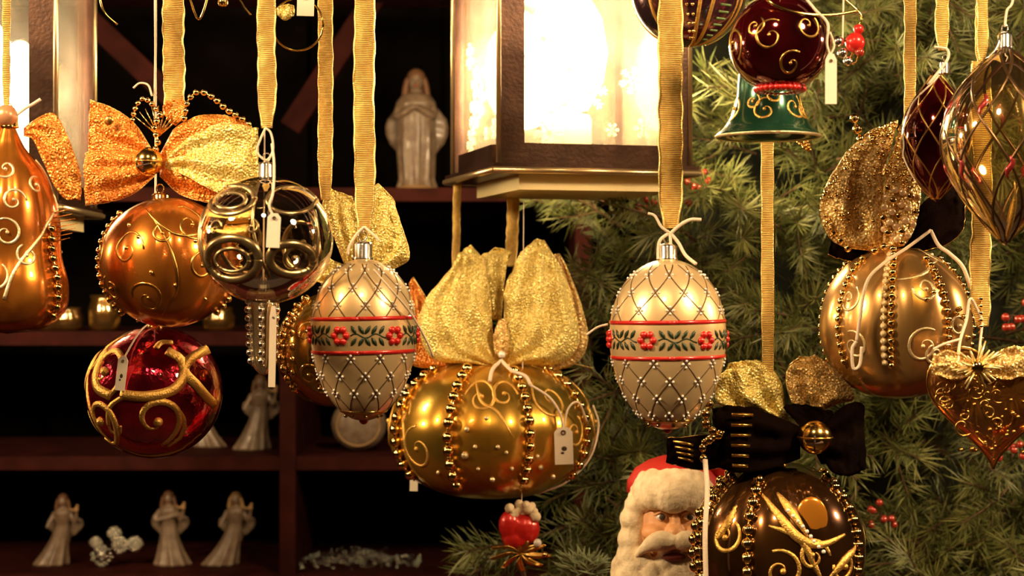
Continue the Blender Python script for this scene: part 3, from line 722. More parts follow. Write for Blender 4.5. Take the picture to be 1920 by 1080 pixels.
# wire ring above, gold bow piece and tag
T = Thing('gold_wire_hoop', 'thin gold wire hoop hanging at the top left of the twin ribbons', 'hoop', 558, 45, 1.18)
T.obj(MB().tube([T.p(558+48*math.cos(a), 46+49*math.sin(a)) for a in [i*PI/16 for i in range(33)]], 2.2*T.k, 6), 'ring', GOLD)
T.loop([(520, 15), (535, 8), (550, 10)], [(520, 28), (535, 38), (552, 25)], 6, BOWY, pleat=2); T.tag(573, 10, 32, 40, -6, .03, False)
T.railthread(558, -4, 2)
for lb, pts in (('bent gold wire hook at the top left above the orange bow', [(186, -30), (190, 8), (200, 28), (220, 46)]), ('gold wire tip forming a small v at the top', [(352, -30), (360, 8), (373, 36), (386, 5), (392, -30)]), ('gold wire end slanting at the top near the broad ribbon', [(440, -30), (455, 8), (470, 28)])):
    T = Thing('gold_wire_hook', lb, 'hook', pts[0][0], 0, 1.18); yt = 540-(RAILZ-EYE)/T.k
    T.thread([(pts[0][0], yt)]+pts, 2.4, 'wire', GOLD)
T = Thing('small_gold_drop', 'tiny gold bead drop at the top edge between two wires', 'ornament', 418, 5, 1.18); T.bead(T.p(418, 4), 10, GOLD); T.railthread(418, -4, 1.6)

# ------------------------------------------------------------------ E: ochre ornament behind the left egg
T = Thing('ochre_onion_ornament', 'ochre gold ornament with beads, half hidden behind the left egg', 'ornament', 625, 650, 1.24)
S = Surf(T, 628, 655, ell(112, 108), 8, .06, math.radians(-55)); S.body(OCHRE)
for th in (-55, -10, 35, 80): S.beadcol(math.radians(th), 90, -75, 9)
b = MB()
for y in range(575, 730, 24): b.mark().ball(S.pt(*S.front(560, y), 1), (5*T.k, 3*T.k, 8*T.k), 8, 6)
for x, y, R in ((585, 620, 20), (590, 700, 22)): S.spiral(b, x, y, R, 0, 1.2, 1, 3)
T.obj(b, 'gold_stud', BEAD)
T.loop([(655, 520), (625, 440), (605, 395), (610, 352)], [(668, 520), (672, 440), (668, 400), (660, 368)], 18, BOWY, pleat=5, seed=1, trim=RIBE)
T.loop([(668, 520), (672, 430), (690, 370), (710, 345)], [(690, 530), (745, 500), (768, 480), (752, 420), (735, 370)], 24, BOWY, pleat=6, seed=2, trim=RIBE, dy=6)
T.loop([(680, 530), (650, 500), (612, 480), (590, 440)], [(685, 545), (640, 540), (600, 530), (575, 515)], 12, BOWY, pleat=4, seed=3, dy=6)
T.railribbon(610, 375, 26, dy=-14)
T.cap(628, 552, 26, 18)
# silver glass icicle
T = Thing('silver_glass_drop', 'narrow silvery glass drop with gold studs below the clear ball', 'ornament', 494, 620, 1.18)
S = Surf(T, 494, 625, [(10, 78), (24, 70), (30, 50), (27, 10), (26, -30), (20, -60), (8, -76), (0, -80)], 6, .1, 0)
S.body(glass('silvered_glass', (.8, .7, .5), .45, .06, body=(.8, .62, .35), bodyfac=.4))
for th in (-60, 0, 60): S.beadcol(math.radians(th), 60, -60, 7, SILV)
T.cap(494, 548, 22, 16, SILV); T.railthread(494, 530, 1.8); T.tag(511, 650, 13, 150, -40, .02, False)
b = MB()
for x in (472, 488, 506): b.ball(T.p(x, 552, -20), 10*T.k, 10, 8)
T.obj(b, 'rosette', PALE, kind='stuff')

# ------------------------------------------------------------------ eggs
def egg(name, label, cx, cy, rx, rz, D, tilt, ribx, riby, ribw, rot):
    T = Thing(name, label, 'ornament', cx, cy, D)
    pr = [(rx*math.sin(PI*i/16)*(1+.10*math.cos(PI*i/16)-.02), rz*math.cos(PI*i/16)) for i in range(17)]
    S = Surf(T, cx, cy, pr); S.body(CREAM)
    cy0 = cy-rz*.26; band = (cy-rz*.27, cy+rz*.14)
    # diagonal lattice, N lines each way round the egg
    N_ = 11; b = MB(); z_of = lambda y: cy-y
    def diag(sg, i, za, zb):
        out = []
        for j in range(25):
            z = za+(zb-za)*j/24; out.append((2*PI*i/N_+sg*(z)*(.0088)+rot, S.tz(z)))
        S.line(b, out, 1.3, 0, 5)
    for i in range(N_):
        for sg in (-1, 1):
            diag(sg, i, rz*.93, rz*.27); diag(sg, i, -rz*.14, -rz*.86)
    T.obj(b, 'lattice_line', DARKLINE)
    b = MB(); step = PI/(N_*.0088)   # crossings
    dots = []
    for m in range(-8, 9):
        z = m*(PI/N_)/.0088
        if not (rz*.30 < z < rz*.9 or -rz*.84 < z < -rz*.16): continue
        for i in range(N_):
            th = 2*PI*i/N_+rot+(PI/N_ if m % 2 else 0); rr = max(12, S.P[min(S.n, int(S.tz(z)*S.n))][0])
            for dx, dz in ((6, 0), (-6, 0), (0, 6), (0, -6)):
                b.ball(S.pt(th+dx/rr, S.tz(z+dz), .8), 2.6*S.k, 6, 5)
    T.obj(b, 'crystal_crosses', CRYST, kind='stuff')
    for yb in band:
        b = MB(); S.line(b, [(2*PI*i/60, S.tz(cy-yb+1.5*math.sin(i*PI/30))) for i in range(61)], 4.2); T.obj(b, 'painted_band', REDBAND)
    # flower and leaf frieze between the bands
    bl = MB(); br = MB(); ym = (band[0]+band[1])/2
    for i in range(6):
        th = 2*PI*i/6+math.radians(36)+rot*.5; zz = cy-ym; rr = rx; br.mark()
        for a in range(6): br.ball(S.pt(th+12*math.cos(a*1.047)/rr, S.tz(zz+12*math.sin(a*1.047))), (7*S.k,)*3, 8, 6)
        for ph in (.26, .40, .52, .64, .78):
            for sg in (-1, 1):
                S.line(bl, [(th+ph+(q*.014-.05)*(1 if ph > .5 else -1), S.tz(zz+sg*(3+q*2.2))) for q in range(8)], [4.2*math.sin(PI*(q+.6)/8.2) for q in range(8)])
        S.line(bl, [(th+.2+q*.066, S.tz(zz+4*math.sin(q*1.1))) for q in range(11)], 1.6)
    T.obj(br, 'red_flower', REDBAND); T.obj(bl, 'dark_leaf', LEAFD)
    b = MB()
    for z in (-rz*.88,): S.line(b, [(2*PI*i/40, S.tz(z)) for i in range(41)], 3)
    T.obj(b, 'gold_ring', GOLD)
    b = MB()
    for i in range(8): b.mark().ball(S.pt(2*PI*i/8+.2, S.tz(-rz*.93), 1), 4*S.k, 8, 6)
    T.obj(b, 'base_stud', BEAD)
    T.bead(T.p(cx, cy+rz-2), 9, REDBAND, name='tip')
    return T, S
T, S = egg('cream_egg_ornament', 'cream lattice egg with red bands in front of the ochre ornament', 682, 637, 101, 152, 1.12, 0, 0, 0, 0, .12)
T.cap(680, 488, 34, 34, SILV); T.railribbon(683, 432, 37)
T.thread([(683, 425, -2), (668, 440, -6), (655, 462, -6), (652, 478, -8)], 2.6); T.thread([(683, 425, -2), (700, 440, -8), (712, 452, -8)], 2.6)
T.thread([(700, 505, -80), (735, 545, -96), (772, 590, -60), (800, 640, -20), (812, 668, 0)], 2)
T, S = egg('cream_egg_ornament', 'cream lattice egg with red bands hanging alone in front of the pine', 1252, 646, 111, 160, 1.12, 0, 0, 0, 0, -.05)
T.cap(1252, 488, 34, 30, SILV); T.railribbon(1258, 428, 44)
T.thread([(1255, 436, -6), (1240, 425, -8), (1228, 405, -8), (1215, 400, -8)], 2.6); T.thread([(1255, 440, -6), (1275, 422, -10), (1295, 412, -10), (1315, 412, -10)], 3.4)
T.thread([(1256, 436, -4), (1238, 450, -6), (1234, 470, -6), (1234, 486, -8)], 3); T.thread([(1256, 436, -6), (1272, 455, -10), (1285, 478, -20), (1305, 495, -40)], 3.2)
T.thread([(1256, 436, -6), (1258, 460, -10), (1262, 485, -14)], 3); T.thread([(1140, 608, 0), (1120, 614, 6), (1100, 628, 8)], 2.2)

# ------------------------------------------------------------------ G: olive gold onion, centre
T = Thing('onion_ornament', 'large ribbed olive gold onion ornament with bead columns, lowest in the centre', 'ornament', 922, 800, 1.50)
S = Surf(T, 922, 800, [(6, 118), (60, 120), (110, 108), (158, 76), (188, 28), (194, -12), (182, -56), (148, -96), (100, -120), (50, -130), (0, -132)], 8, .07, math.radians(-21)); S.body(OLIVE)
S.beadcol(math.radians(-24), 108, -95, 11); S.beadcol(math.radians(21), 105, -92, 10)
for th in (66, 111, 156, 201, 246, 291): S.beadcol(math.radians(th), 105, -90, 10)
b = MB()
for x, y, R, a, d, tn in ((905, 735, 30, 3, -1, 1.3), (945, 730, 24, 0, 1, 1.2), (1030, 740, 34, 2, 1, 1.3), (1075, 800, 30, 1, -1, 1.2), (790, 830, 40, 1.6, 1, 1.2), (760, 770, 24, 0, 1, 1.2), (1020, 690, 22, 0, -1, 1.2)):
    S.spiral(b, x, y, R, a, tn, d, 3.4)
S.pxline(b, [(895, 700), (905, 740), (935, 760), (960, 800)], 3.5, taper=True); S.pxline(b, [(1060, 700), (1095, 740), (1105, 790), (1090, 840)], 4, taper=True)
S.pxline(b, [(745, 740), (760, 790), (770, 860), (810, 905)], 4, taper=True)
for q in (1.6, 2.4, 3.1, 3.9, 4.7): S.spiral(b, 922, 790, 42, q, 1.3, 1, 4, th_add=q)
T.obj(b, 'scroll', SWIRL)
b = MB()
for x, y, r in ((880, 790, 5), (876, 836, 7), (895, 820, 4), (935, 820, 4), (950, 830, 3.5), (1010, 840, 4), (925, 880, 5), (1015, 860, 5), (758, 725, 5), (825, 870, 4), (1060, 700, 4), (915, 770, 4), (900, 860, 3.5), (960, 860, 4), (1035, 880, 5)):
    b.mark().ball(S.pt(*S.front(x, y), 1), r*T.k, 8, 6)
T.obj(b, 'stud', PALE)
A0 = [(940, 690), (925, 640), (918, 560), (905, 490), (885, 462)]
T.loop(A0, [(938, 692), (880, 682), (810, 672), (785, 610), (800, 560), (850, 500), (868, 475)], 42, BOWY, pleat=6, seed=1, wr=4, trim=RIBE, dy=-46)
T.loop([(940, 690), (945, 620), (948, 540), (975, 480), (1008, 446)], [(942, 692), (985, 684), (1050, 680), (1085, 640), (1070, 550), (1050, 500), (1018, 448)], 42, BOWY, pleat=6, seed=2, wr=4, trim=RIBE, dy=-46)
T.loop([(945, 690), (1000, 640), (1040, 520), (1040, 475)], [(950, 692), (1060, 690), (1100, 650), (1092, 580), (1062, 500), (1048, 475)], 20, BOWM, pleat=5, seed=3, wr=3, trim=RIBE, dy=-6)
T.loop([(935, 690), (850, 640), (800, 560), (775, 520)], [(930, 692), (840, 690), (770, 680), (772, 600), (768, 530)], 20, BOWO, pleat=5, seed=4, wr=3, trim=RIBE, dy=0)
T.loop([(925, 600), (905, 530), (900, 485), (935, 465)], [(940, 600), (945, 540), (950, 500), (958, 470)], 16, BOWY, pleat=3, seed=6, wr=3, dy=-30)
T.ribbon([(1040, 680), (1075, 682), (1112, 690)], 3, name='ribbon_tail', m=RIBE, twist=.1)
T.loop([(930, 668), (925, 640), (935, 600)], [(950, 668), (955, 640), (948, 600)], 14, BOWM, pleat=2, seed=7, dy=-84, name='bow_knot')
T.bead(T.p(941, 665, -96), 7, CRYST, name='pearl')
T.ribbon([(962, 338), (962, 400), (960, 450), (958, 500)], 22, dy=108); T.ribbon([(858, 335), (856, 400), (856, 450), (852, 500)], 14, dy=108)
T.thread([(940, 676, -110), (924, 692, -130), (918, 715, -152)], 3.4); T.thread([(940, 676, -110), (960, 695, -140), (985, 705, -160), (995, 722, -172)], 3.2)
T.thread([(995, 722, -174), (1030, 745, -168), (1050, 775, -160), (1056, 805, -158)], 2.2); T.thread([(1056, 805, -158), (1066, 765, -150), (1085, 755, -140), (1100, 790, -120)], 2)
T.tag(1057, 836, 33, 66, -160, -.03)
T.thread([(1112, 760, -20), (1122, 800, -10), (1105, 860, -20), (1060, 905, -40), (1010, 925, -40)], 2.2)
T.tag(776, 900, 15, 42, 10, .02, False)
T.cap(922, 686, 40, 20)

# ------------------------------------------------------------------ J, K and bell: dark glass at the top right
T = Thing('plum_striped_ball', 'plum and green glass ball with gold stripes at the top edge', 'ornament', 1293, -20, 1.18)
S = Surf(T, 1293, -21, ell(109, 109)); S.body(PURPLE); b = MB()
for th in (8, 22): S.line(b, [(math.radians(th)-.25*math.sin(PI*i/30)*.3, .5+.48*i/30) for i in range(31)], 4)
for th in (60, 110, 160, 210, 260, 310): S.line(b, [(math.radians(th), .1+.8*i/30) for i in range(31)], 4)
S.line(b, [(math.radians(52), .45+.5*i/30) for i in range(31)], 3)
T.obj(b, 'gold_stripe', SWIRL)
b = MB()
for i in range(9): S.line(b, [(math.radians(28+q*3), .55+i*.04) for q in range(6)], 2.6)
T.obj(b, 'green_rung', mat('pale_green_paint', (.3, .5, .2), .5, .3))
b = MB()
for th in (-10, -4): 
    for i in range(6): b.mark().ball(S.pt(math.radians(th+i), .58+i*.055, 1), 3.6*T.k, 8, 6)
T.obj(b, 'stud', BEAD)
b = MB()
for i in range(20): b.mark().ball(S.pt(2*PI*i/20, .515, 0), (12*T.k, 12*T.k, 9*T.k), 10, 8)
T.obj(b, 'plum_petal', mat('plum_enamel', (.30, .03, .08), .6, .2, coat=1))
T.cap(1293, -128, 30, 22); T.railthread(1293, -145, 2)
T = Thing('dark_red_ball', 'dark red glass ball with scalloped rim overlapping the green bell', 'ornament', 1462, 85, 1.06)
S = Surf(T, 1462, 82, ell(95, 92)); S.body(DRED); b = MB()
for x, y, R, d in ((1430, 80, 30, 1), (1500, 60, 26, -1), (1470, 130, 22, 1), (1405, 60, 18, -1)): S.spiral(b, x, y, R, 1, 1.2, d, 2.6)
for q in (2, 3, 4, 5): S.spiral(b, 1462, 85, 30, q, 1.3, 1, 3, th_add=q)
T.obj(b, 'scroll', OLDG)
b = MB()
for i in range(26):
    th = 2*PI*i/26; b.mark().ball(S.pt(th, .86, 2), (9*T.k, 9*T.k, 7*T.k), 10, 8)
T.obj(b, 'scalloped_rim', REDBAND)
T.cap(1462, -8, 30, 20); T.railthread(1462, -20, 2)
T.thread([(1420, -20, -60), (1450, 8, -80), (1500, 25, -80), (1560, 28, -60), (1610, 20, -40)], 3, 'gold_wire', GOLD)
T.thread([(1505, -10, -60), (1530, 20, -70), (1552, 45, -70), (1550, 80, -70), (1556, 105, -70)], 2.6); T.thread([(1556, 105, -70), (1564, 85, -68), (1556, 60, -68)], 2)
T.tag(1558, 148, 21, 92, -72, 0, False)
T = Thing('red_berry_cluster', 'small bright red and silver bauble cluster right of the dark red ball', 'ornament', 1592, 78, 1.12)
for x, y, r, m in ((1603, 80, 19, REDBAND), (1580, 100, 10, SILV), (1532, 66, 14, REDBAND), (1572, 78, 11, SILV), (1590, 115, 9, SILV), (1610, 55, 10, REDBAND), (1612, 98, 9, RBER), (1545, 110, 8, BEAD)): T.bead(T.p(x, y, random.uniform(-8, 8)), r, m, name='berry')
T.thread([(1530, 62, 0), (1572, 75, 0), (1604, 82, 0), (1590, 118, 0)], 2.4, 'wire', GOLD); T.thread([(1612, 98, 0), (1604, 118, 0), (1590, 118, 0)], 2, 'wire', GOLD); T.railthread(1580, 78, 1.8)
T.thread([(1603, 58, 0), (1615, 30, 0), (1580, -5, 0)], 2, 'wire', GOLD)
T = Thing('green_bell', 'dark green enamel bell with gold scrolls hanging under the dark red ball', 'bell', 1440, 190, 1.12)
S = Surf(T, 1440, 190, [(4, 98), (32, 94), (50, 74), (56, 40), (58, 10), (66, -20), (80, -45), (95, -60), (97, -66), (90, -67), (76, -50), (60, -15), (50, 30), (0, 60)]); S.body(BGREEN); b = MB()
for x, y, R, d in ((1425, 212, 22, 1), (1405, 195, 14, -1), (1480, 205, 24, -1), (1500, 215, 14, 1), (1445, 185, 16, 1)): S.spiral(b, x, y, R, 1, 1.2, d, 2.8)
for q in (1.6, 2.4, 3.2, 4, 4.8): S.spiral(b, 1440, 205, 24, q, 1.3, 1, 3, th_add=q)
T.obj(b, 'scroll', SWIRL)
b = MB(); t_ = S.tz(-64); S.line(b, [(2*PI*i/60, 8.1/13) for i in range(61)], 3.5); T.obj(b, 'rim_band', PALE)
MB().tube([T.p(1440, 150), T.p(1440, 235)], 2*T.k, 6).ball(T.p(1440, 240), 11*T.k).build('clapper', OLDG, T.o)
T.cap(1440, 98, 26, 18); T.railthread(1440, 80, 2)
T = Thing('gold_pine_cone', 'small gold cone tip showing below the green bell', 'ornament', 1500, 258, 1.3)
b = MB()
for j in range(36):
    a = j*2.4; q = j/35; rr = 10*T.k*math.sin(PI*(.1+.85*q)); b.ball(T.p(1485+32*q, 240+42*q)+Vector((rr*math.cos(a), rr*math.sin(a), 0)), 3.6*T.k, 6, 5)
T.obj(b, 'scales', OLDG); 
T.thread([(1480, -170, 0), (1482, 60, 0), (1484, 240, 0)], 1.5)

# ------------------------------------------------------------------ M: bronze onion with beaded bow
T = Thing('bronze_onion_ornament', 'bronze gold round ornament with bead columns and beaded plaid bow, right side', 'ornament', 1680, 605, 1.18)
S = Surf(T, 1680, 606, [(5, 140), (45, 138), (92, 110), (128, 62), (143, 0), (136, -50), (108, -100), (60, -132), (0, -142)], 8, .06, math.radians(-16)); S.body(BRONZE)
S.beadcol(math.radians(-17), 125, -75, 7, CRYST if False else BEAD); S.beadcol(math.radians(-22), 125, -70, 6, PALE)
for th in (29, 74, 119, 164, 209, 254, 299): S.beadcol(math.radians(th), 118, -80, 7)
b = MB()
for x, y, R, a, d in ((1700, 645, 32, 1, 1), (1722, 660, 18, 2, 1), (1770, 610, 20, 0, 1), (1580, 645, 26, 2, -1), (1705, 540, 22, 3, 1), (1575, 560, 24, 1, -1), (1740, 480, 20, 0, 1)): S.spiral(b, x, y, R, a, 1.3, d, 3.2)
S.pxline(b, [(1655, 525), (1690, 520), (1720, 505), (1745, 480)], 3.5, taper=True)
for q in (2, 3, 4): S.spiral(b, 1680, 600, 36, q, 1.3, 1, 3, th_add=q)
T.obj(b, 'scroll', PALE)
b = MB()
for x, y in ((1772, 578), (1705, 560), (1778, 592), (1766, 586), (1790, 630), (1720, 548)): b.mark().ball(S.pt(*S.front(x, y), 1), 5*T.k, 8, 6)
T.obj(b, 'stud', BEAD)
T.loop([(1640, 472), (1565, 455), (1538, 400), (1550, 350), (1585, 290), (1640, 240)], [(1660, 470), (1660, 400), (1655, 340), (1668, 280), (1685, 228)], 30, BOWM, pleat=4, seed=1, wr=3, trim=BEAD, dy=-18)
rowsA = T.rows
T.loop([(1655, 468), (1650, 400), (1660, 330), (1690, 235)], [(1662, 470), (1700, 455), (1722, 400), (1725, 320), (1705, 238)], 22, BOWM, pleat=4, seed=2, wr=3, trim=BEAD, dy=-26)
rowsB = T.rows
T.loop([(1665, 470), (1700, 420), (1760, 350), (1790, 345)], [(1668, 475), (1740, 470), (1800, 440), (1812, 380)], 22, BOWD, pleat=4, seed=3, wr=3, trim=OLDG, dy=0)
T.loop([(1650, 470), (1600, 450), (1560, 440)], [(1650, 480), (1600, 490), (1555, 478)], 12, BOWD, pleat=3, seed=5, wr=2, trim=OLDG, dy=0)
for i in range(4, 13, 2):          # raised plaid squares low on the bow, seed beads above
    for j in range(2, 20, 4):
        T.bead(rowsB[i][j]+Vector((0, -.0022, 0)), 6.8, PLAID if (i//2+j//4) % 3 else BEAD, name='check', sc=(1, .5, .9))
rr = random.Random(5); bs = MB()
for i in range(330):
    Rw = rowsA if i % 2 else rowsB
    u = rr.uniform(4 if i % 2 else 13, 28); v = rr.uniform(0, 19.9); q = Rw[int(u)][int(v)].lerp(Rw[int(u)+1][int(v)+1], rr.random())
    bs.ball(q+Vector((0, -.0006, 0)), rr.uniform(2.5, 5)*T.k, 6, 5)
T.obj(bs, 'seed_beads', BEAD, kind='stuff')
T.beads([T.p(1602, 222, -20), T.p(1610, 250, -22), T.p(1624, 285, -24)], 9, BEAD)
T.beads([T.p(1590, 465, -30), T.p(1560, 430, -30), T.p(1552, 385, -30)], 8, BEAD)
T.beads([T.p(1640, 470, -60), T.p(1660, 462, -66), T.p(1676, 468, -62)], 8, BEAD)
T.railribbon(1706, 250, 21)
T.thread([(1745, 432, -30), (1700, 465, -60), (1655, 495, -120), (1625, 530, -140), (1612, 600, -140), (1606, 640, -138)], 3.2); T.thread([(1745, 432, -30), (1760, 460, -40), (1780, 475, -50), (1805, 500, -50), (1820, 540, -40)], 3.6)
T.thread([(1606, 640, -138), (1598, 655, -138), (1600, 690, -134), (1612, 684, -136), (1616, 650, -138)], 3)

# ------------------------------------------------------------------ N, O: drops at the right
T = Thing('dark_red_drop', 'dark red glass drop with fine gold lattice beside the large clear drop', 'ornament', 1752, 250, 1.12)
S = Surf(T, 1755, 255, [(6, 118), (14, 108), (36, 78), (58, 40), (66, 0), (60, -40), (42, -78), (18, -108), (0, -124)]); S.body(DRED); b = MB()
for i in range(7):
    for sg in (-1, 1): S.line(b, [(2*PI*i/7+sg*q*.12, q/24*.9+.05) for q in range(25)], 1.6)
T.obj(b, 'lattice_line', OLDG)
T.cap(1772, 140, 18, 26, SILV); T.railribbon(1768, 95, 24)
b = MB(); S.pxline(b, [(1758, 142), (1712, 195), (1692, 245), (1692, 290), (1690, 345)], 2.6); T.obj(b, 'rim_thread', THREAD)
T.thread([(1752, 88, -6), (1775, 92, -8), (1778, 108, -8), (1765, 128, -12), (1740, 158, -30)], 2.6)
T = Thing('clear_glass_drop', 'large clear glass drop with dark lattice and pointed tip at the right edge', 'ornament', 1882, 270, 1.06)
S = Surf(T, 1884, 270, [(8, 184), (20, 172), (52, 145), (90, 100), (112, 50), (118, 5), (108, -45), (82, -95), (48, -140), (20, -170), (6, -186), (0, -190)]); S.body(GLASSR)
b = MB()
for i in range(7):
    for sg in (-1, 1): S.line(b, [(2*PI*i/7+.25+sg*q*.10, q/24*.82+.08) for q in range(25)], 3)
T.obj(b, 'lattice_line', mat('dark_bronze_paint', (.13, .07, .03), .8, .3))
b = MB()
for i in range(7):
    for tt in (.3, .52):
        th = 2*PI*i/7+.25+(.45 if tt > .4 else 0); S.line(b, [(th+.05*math.sin(q), tt+q*.012) for q in range(7)], [6*math.sin(PI*(q+.5)/7) for q in range(7)])
T.obj(b, 'red_leaf', mat('rose_foil', (.6, .06, .06), .7, .25, coat=1))
b = MB()
for i in range(7):
    th = 2*PI*i/7-.1; S.line(b, [(th+.1*math.sin(q*.4), .6+q*.03) for q in range(11)], [5*math.sin(PI*(q+.5)/11) for q in range(11)])
T.obj(b, 'gold_leaf', SWIRL)
T.cap(1884, 92, 26, 30, SILV)
T.thread([(1878, 58, 0), (1868, 90, -8), (1850, 110, -20)], 2.6, 'wire', SILV); T.thread([(1884, 50, 0), (1888, 20, 0), (1900, -10, 0), (1896, -150, 0)], 2.4); T.railribbon(1842, 115, 19, dy=20)
T.thread([(1884, 458, 0), (1896, 445, 0), (1912, 428, 0), (1935, 415, 0)], 2)

# ------------------------------------------------------------------ P: amber heart
T = Thing('amber_glass_heart', 'amber glass heart with gold glitter bow hanging at the lower right edge', 'ornament', 1855, 760, 1.12)
def heart(u): # -pi..pi, tip down
    x = 16*math.sin(u)**3; z = 13*math.cos(u)-5*math.cos(2*u)-2*math.cos(3*u)-math.cos(4*u); return x/16, z/15
rows = []
for i in range(13):
    t = PI*i/12; row = []
    for j in range(65):
        u = -PI+2*PI*j/64; x, z = heart(u); q = math.sin(t)**.8 if 0 < i < 12 else 0
        row.append(T.p(1862+122*x*q, 745-118*(z*q), -46*math.cos(t)))
    rows.append(row)
T.obj(MB().grid(rows), 'body', GLASSA)
b = MB()
b.tube([T.p(1862+123*heart(u)[0], 745-119*heart(u)[1], 0) for u in [-PI+2*PI*j/64 for j in range(65)]], 3.2*T.k, 6)
T.obj(b, 'gold_seam', GOLD)
b = MB(); rr = random.Random(9)
for i in range(26):
    x, y = rr.uniform(1765, 1915), rr.uniform(690, 800)
    if y > 880-abs(x-1862)*1.2: continue
    R = rr.uniform(10, 20); a0 = rr.uniform(0, 6); P = [T.p(x+R*(1-q/18)*math.cos(a0+q*.4), y+R*(1-q/18)*math.sin(a0+q*.4), -44) for q in range(16)]
    b.tube(P, 2*T.k, 5)
for i in range(40): b.ball(T.p(1862+rr.uniform(-60, 60), rr.uniform(700, 850), -42), rr.uniform(2.5, 5)*T.k, 6, 5)
T.obj(b, 'gold_filigree', OLDG, kind='stuff')
b = MB()
for i in range(46):
    a = rr.uniform(0, 2*PI); R = rr.uniform(20, 52); b.tube([T.p(1832, 688, -80), T.p(1832+R*math.cos(a), 688+R*math.sin(a), -80+rr.uniform(-24, 14))], [4*T.k, 1.5*T.k], 4)
T.obj(b, 'tinsel_star', mat('bright_gold_tinsel', (1, .78, .35), .7, .3), kind='stuff')
T.bead(T.p(1832, 688, -84), 15, BEAD, name='star_centre')
T.loop([(1825, 690), (1790, 660), (1750, 665)], [(1825, 700), (1790, 712), (1745, 700)], 12, BOWM, pleat=3, trim=GOLD, dy=-50); T.loop([(1845, 690), (1880, 655), (1930, 650)], [(1845, 700), (1890, 712), (1935, 700)], 12, BOWM, pleat=3, trim=GOLD, dy=-50)
T.ribbon([(1840, 115), (1841, 250), (1842, 372), (1840, 450), (1838, 530), (1842, 612)], 36); 
T.railribbon(1840, 120, 20)
T.thread([(1842, 600, -6), (1820, 560, -10), (1812, 600, -20), (1800, 640, -40), (1796, 680, -60)], 2.8); T.thread([(1800, 636, -40), (1770, 645, -50), (1750, 655, -50)], 2.4); T.thread([(1842, 605, -6), (1838, 640, -20), (1836, 670, -50)], 2.4)
T.beads([T.p(1838, 560, -6), T.p(1838, 600, -6), T.p(1840, 635, -10)], 5)

# ------------------------------------------------------------------ Q: dark bronze ornament bottom right
T = Thing('dark_bronze_ornament', 'dark bronze beaded ornament with brown velvet bow, lowest at the lower right', 'ornament', 1458, 1010, 1.18)
S = Surf(T, 1458, 1020, [(5, 150), (60, 146), (112, 112), (148, 62), (162, 0), (154, -55), (122, -105), (70, -140), (0, -150)], 8, .07, math.radians(-29)); S.body(DBROWN)
for th in (-29, 16, 61, 106, 151, 196, 241, 286): 
    if th != 16: S.beadcol(math.radians(th), 125, -110, 11 if th != 61 else 10)
S.beadcol(math.radians(-80), 60, -110, 11)
b = MB()
for x, y, R, a, d in ((1440, 1045, 36, 2, -1), (1500, 1020, 30, 0, 1), (1560, 1040, 26, 3, 1), (1345, 990, 30, 1, -1), (1430, 1080, 20, 0, 1)): S.spiral(b, x, y, R, a, 1.3, d, 4.5)
S.pxline(b, [(1415, 915), (1440, 950), (1470, 985), (1510, 1000), (1560, 985)], 10, taper=True); S.pxline(b, [(1420, 965), (1470, 985), (1500, 1030), (1520, 1070)], 8, taper=True)
S.pxline(b, [(1440, 910), (1460, 940), (1490, 985)], 9, taper=True); S.pxline(b, [(1330, 1000), (1350, 970), (1370, 935)], 9, taper=True); S.pxline(b, [(1530, 1060), (1560, 1030), (1590, 1010)], 9, taper=True)
for q in (1.8, 2.6, 3.4, 4.2): S.spiral(b, 1458, 1010, 44, q, 1.3, 1, 6, th_add=q)
T.obj(b, 'gold_leaf_scroll', SWIRL)
b = MB()
for i in range(9): b.mark().ball(S.pt(*S.front(1455+i*8, 940+i*9), 2), 4*T.k, 8, 6)
T.obj(b, 'crystal', CRYST)
b = MB().ball(S.pt(*S.front(1500, 955), 0), (30*T.k, 8*T.k, 40*T.k), 16, 10); T.obj(b, 'amber_cabochon', mat('amber_enamel', (.8, .30, .03), .6, .2, coat=1))
T.loop([(1500, 800), (1440, 775), (1380, 760), (1335, 765)], [(1500, 860), (1440, 880), (1380, 885), (1345, 875)], 30, BOWD, pleat=5, seed=1, wr=3, dy=-60)
T.loop([(1540, 800), (1570, 770), (1600, 755), (1618, 758)], [(1540, 850), (1560, 885), (1590, 892), (1622, 878)], 30, BOWD, pleat=5, seed=2, wr=3, dy=-50)
T.loop([(1500, 790), (1470, 765), (1490, 758)], [(1540, 870), (1570, 860), (1560, 770)], 16, BOWD, pleat=3, seed=9, wr=3, dy=-40)
T.loop([(1500, 830), (1400, 810), (1300, 818), (1252, 822)], [(1500, 850), (1400, 870), (1310, 880), (1250, 868)], 16, BOWD, pleat=4, seed=3, wr=2, trim=OLDG, dy=-20)
T.loop([(1470, 790), (1400, 770), (1345, 755), (1345, 715), (1370, 685)], [(1480, 790), (1470, 760), (1465, 720), (1440, 685), (1405, 676)], 24, BOWY, pleat=5, seed=4, wr=4, trim=RIBE, dy=-20)
T.loop([(1500, 790), (1480, 740), (1475, 700), (1500, 670)], [(1520, 790), (1560, 760), (1600, 745), (1580, 705), (1530, 668)], 24, BOWM, pleat=5, seed=5, wr=4, trim=RIBE, dy=-14)
for i in range(6):      # metallic stripes woven across the velvet
    MB().tube([T.p(1370+abs(i-2)*1, 778+i*19, -92), T.p(1392, 778+i*19, -94), T.p(1412-i*2, 779+i*19, -93)], 3.4*T.k, 5).build('woven_stripe', OLDG, T.o)
for i in range(4): MB().tube([T.p(1262+i*3, 828+i*10, -38), T.p(1290, 832+i*10, -40), T.p(1300, 835+i*10, -40)], 2.6*T.k, 5).build('woven_stripe', OLDG, T.o)
jingle(T, 1528, 820, 31, -90)
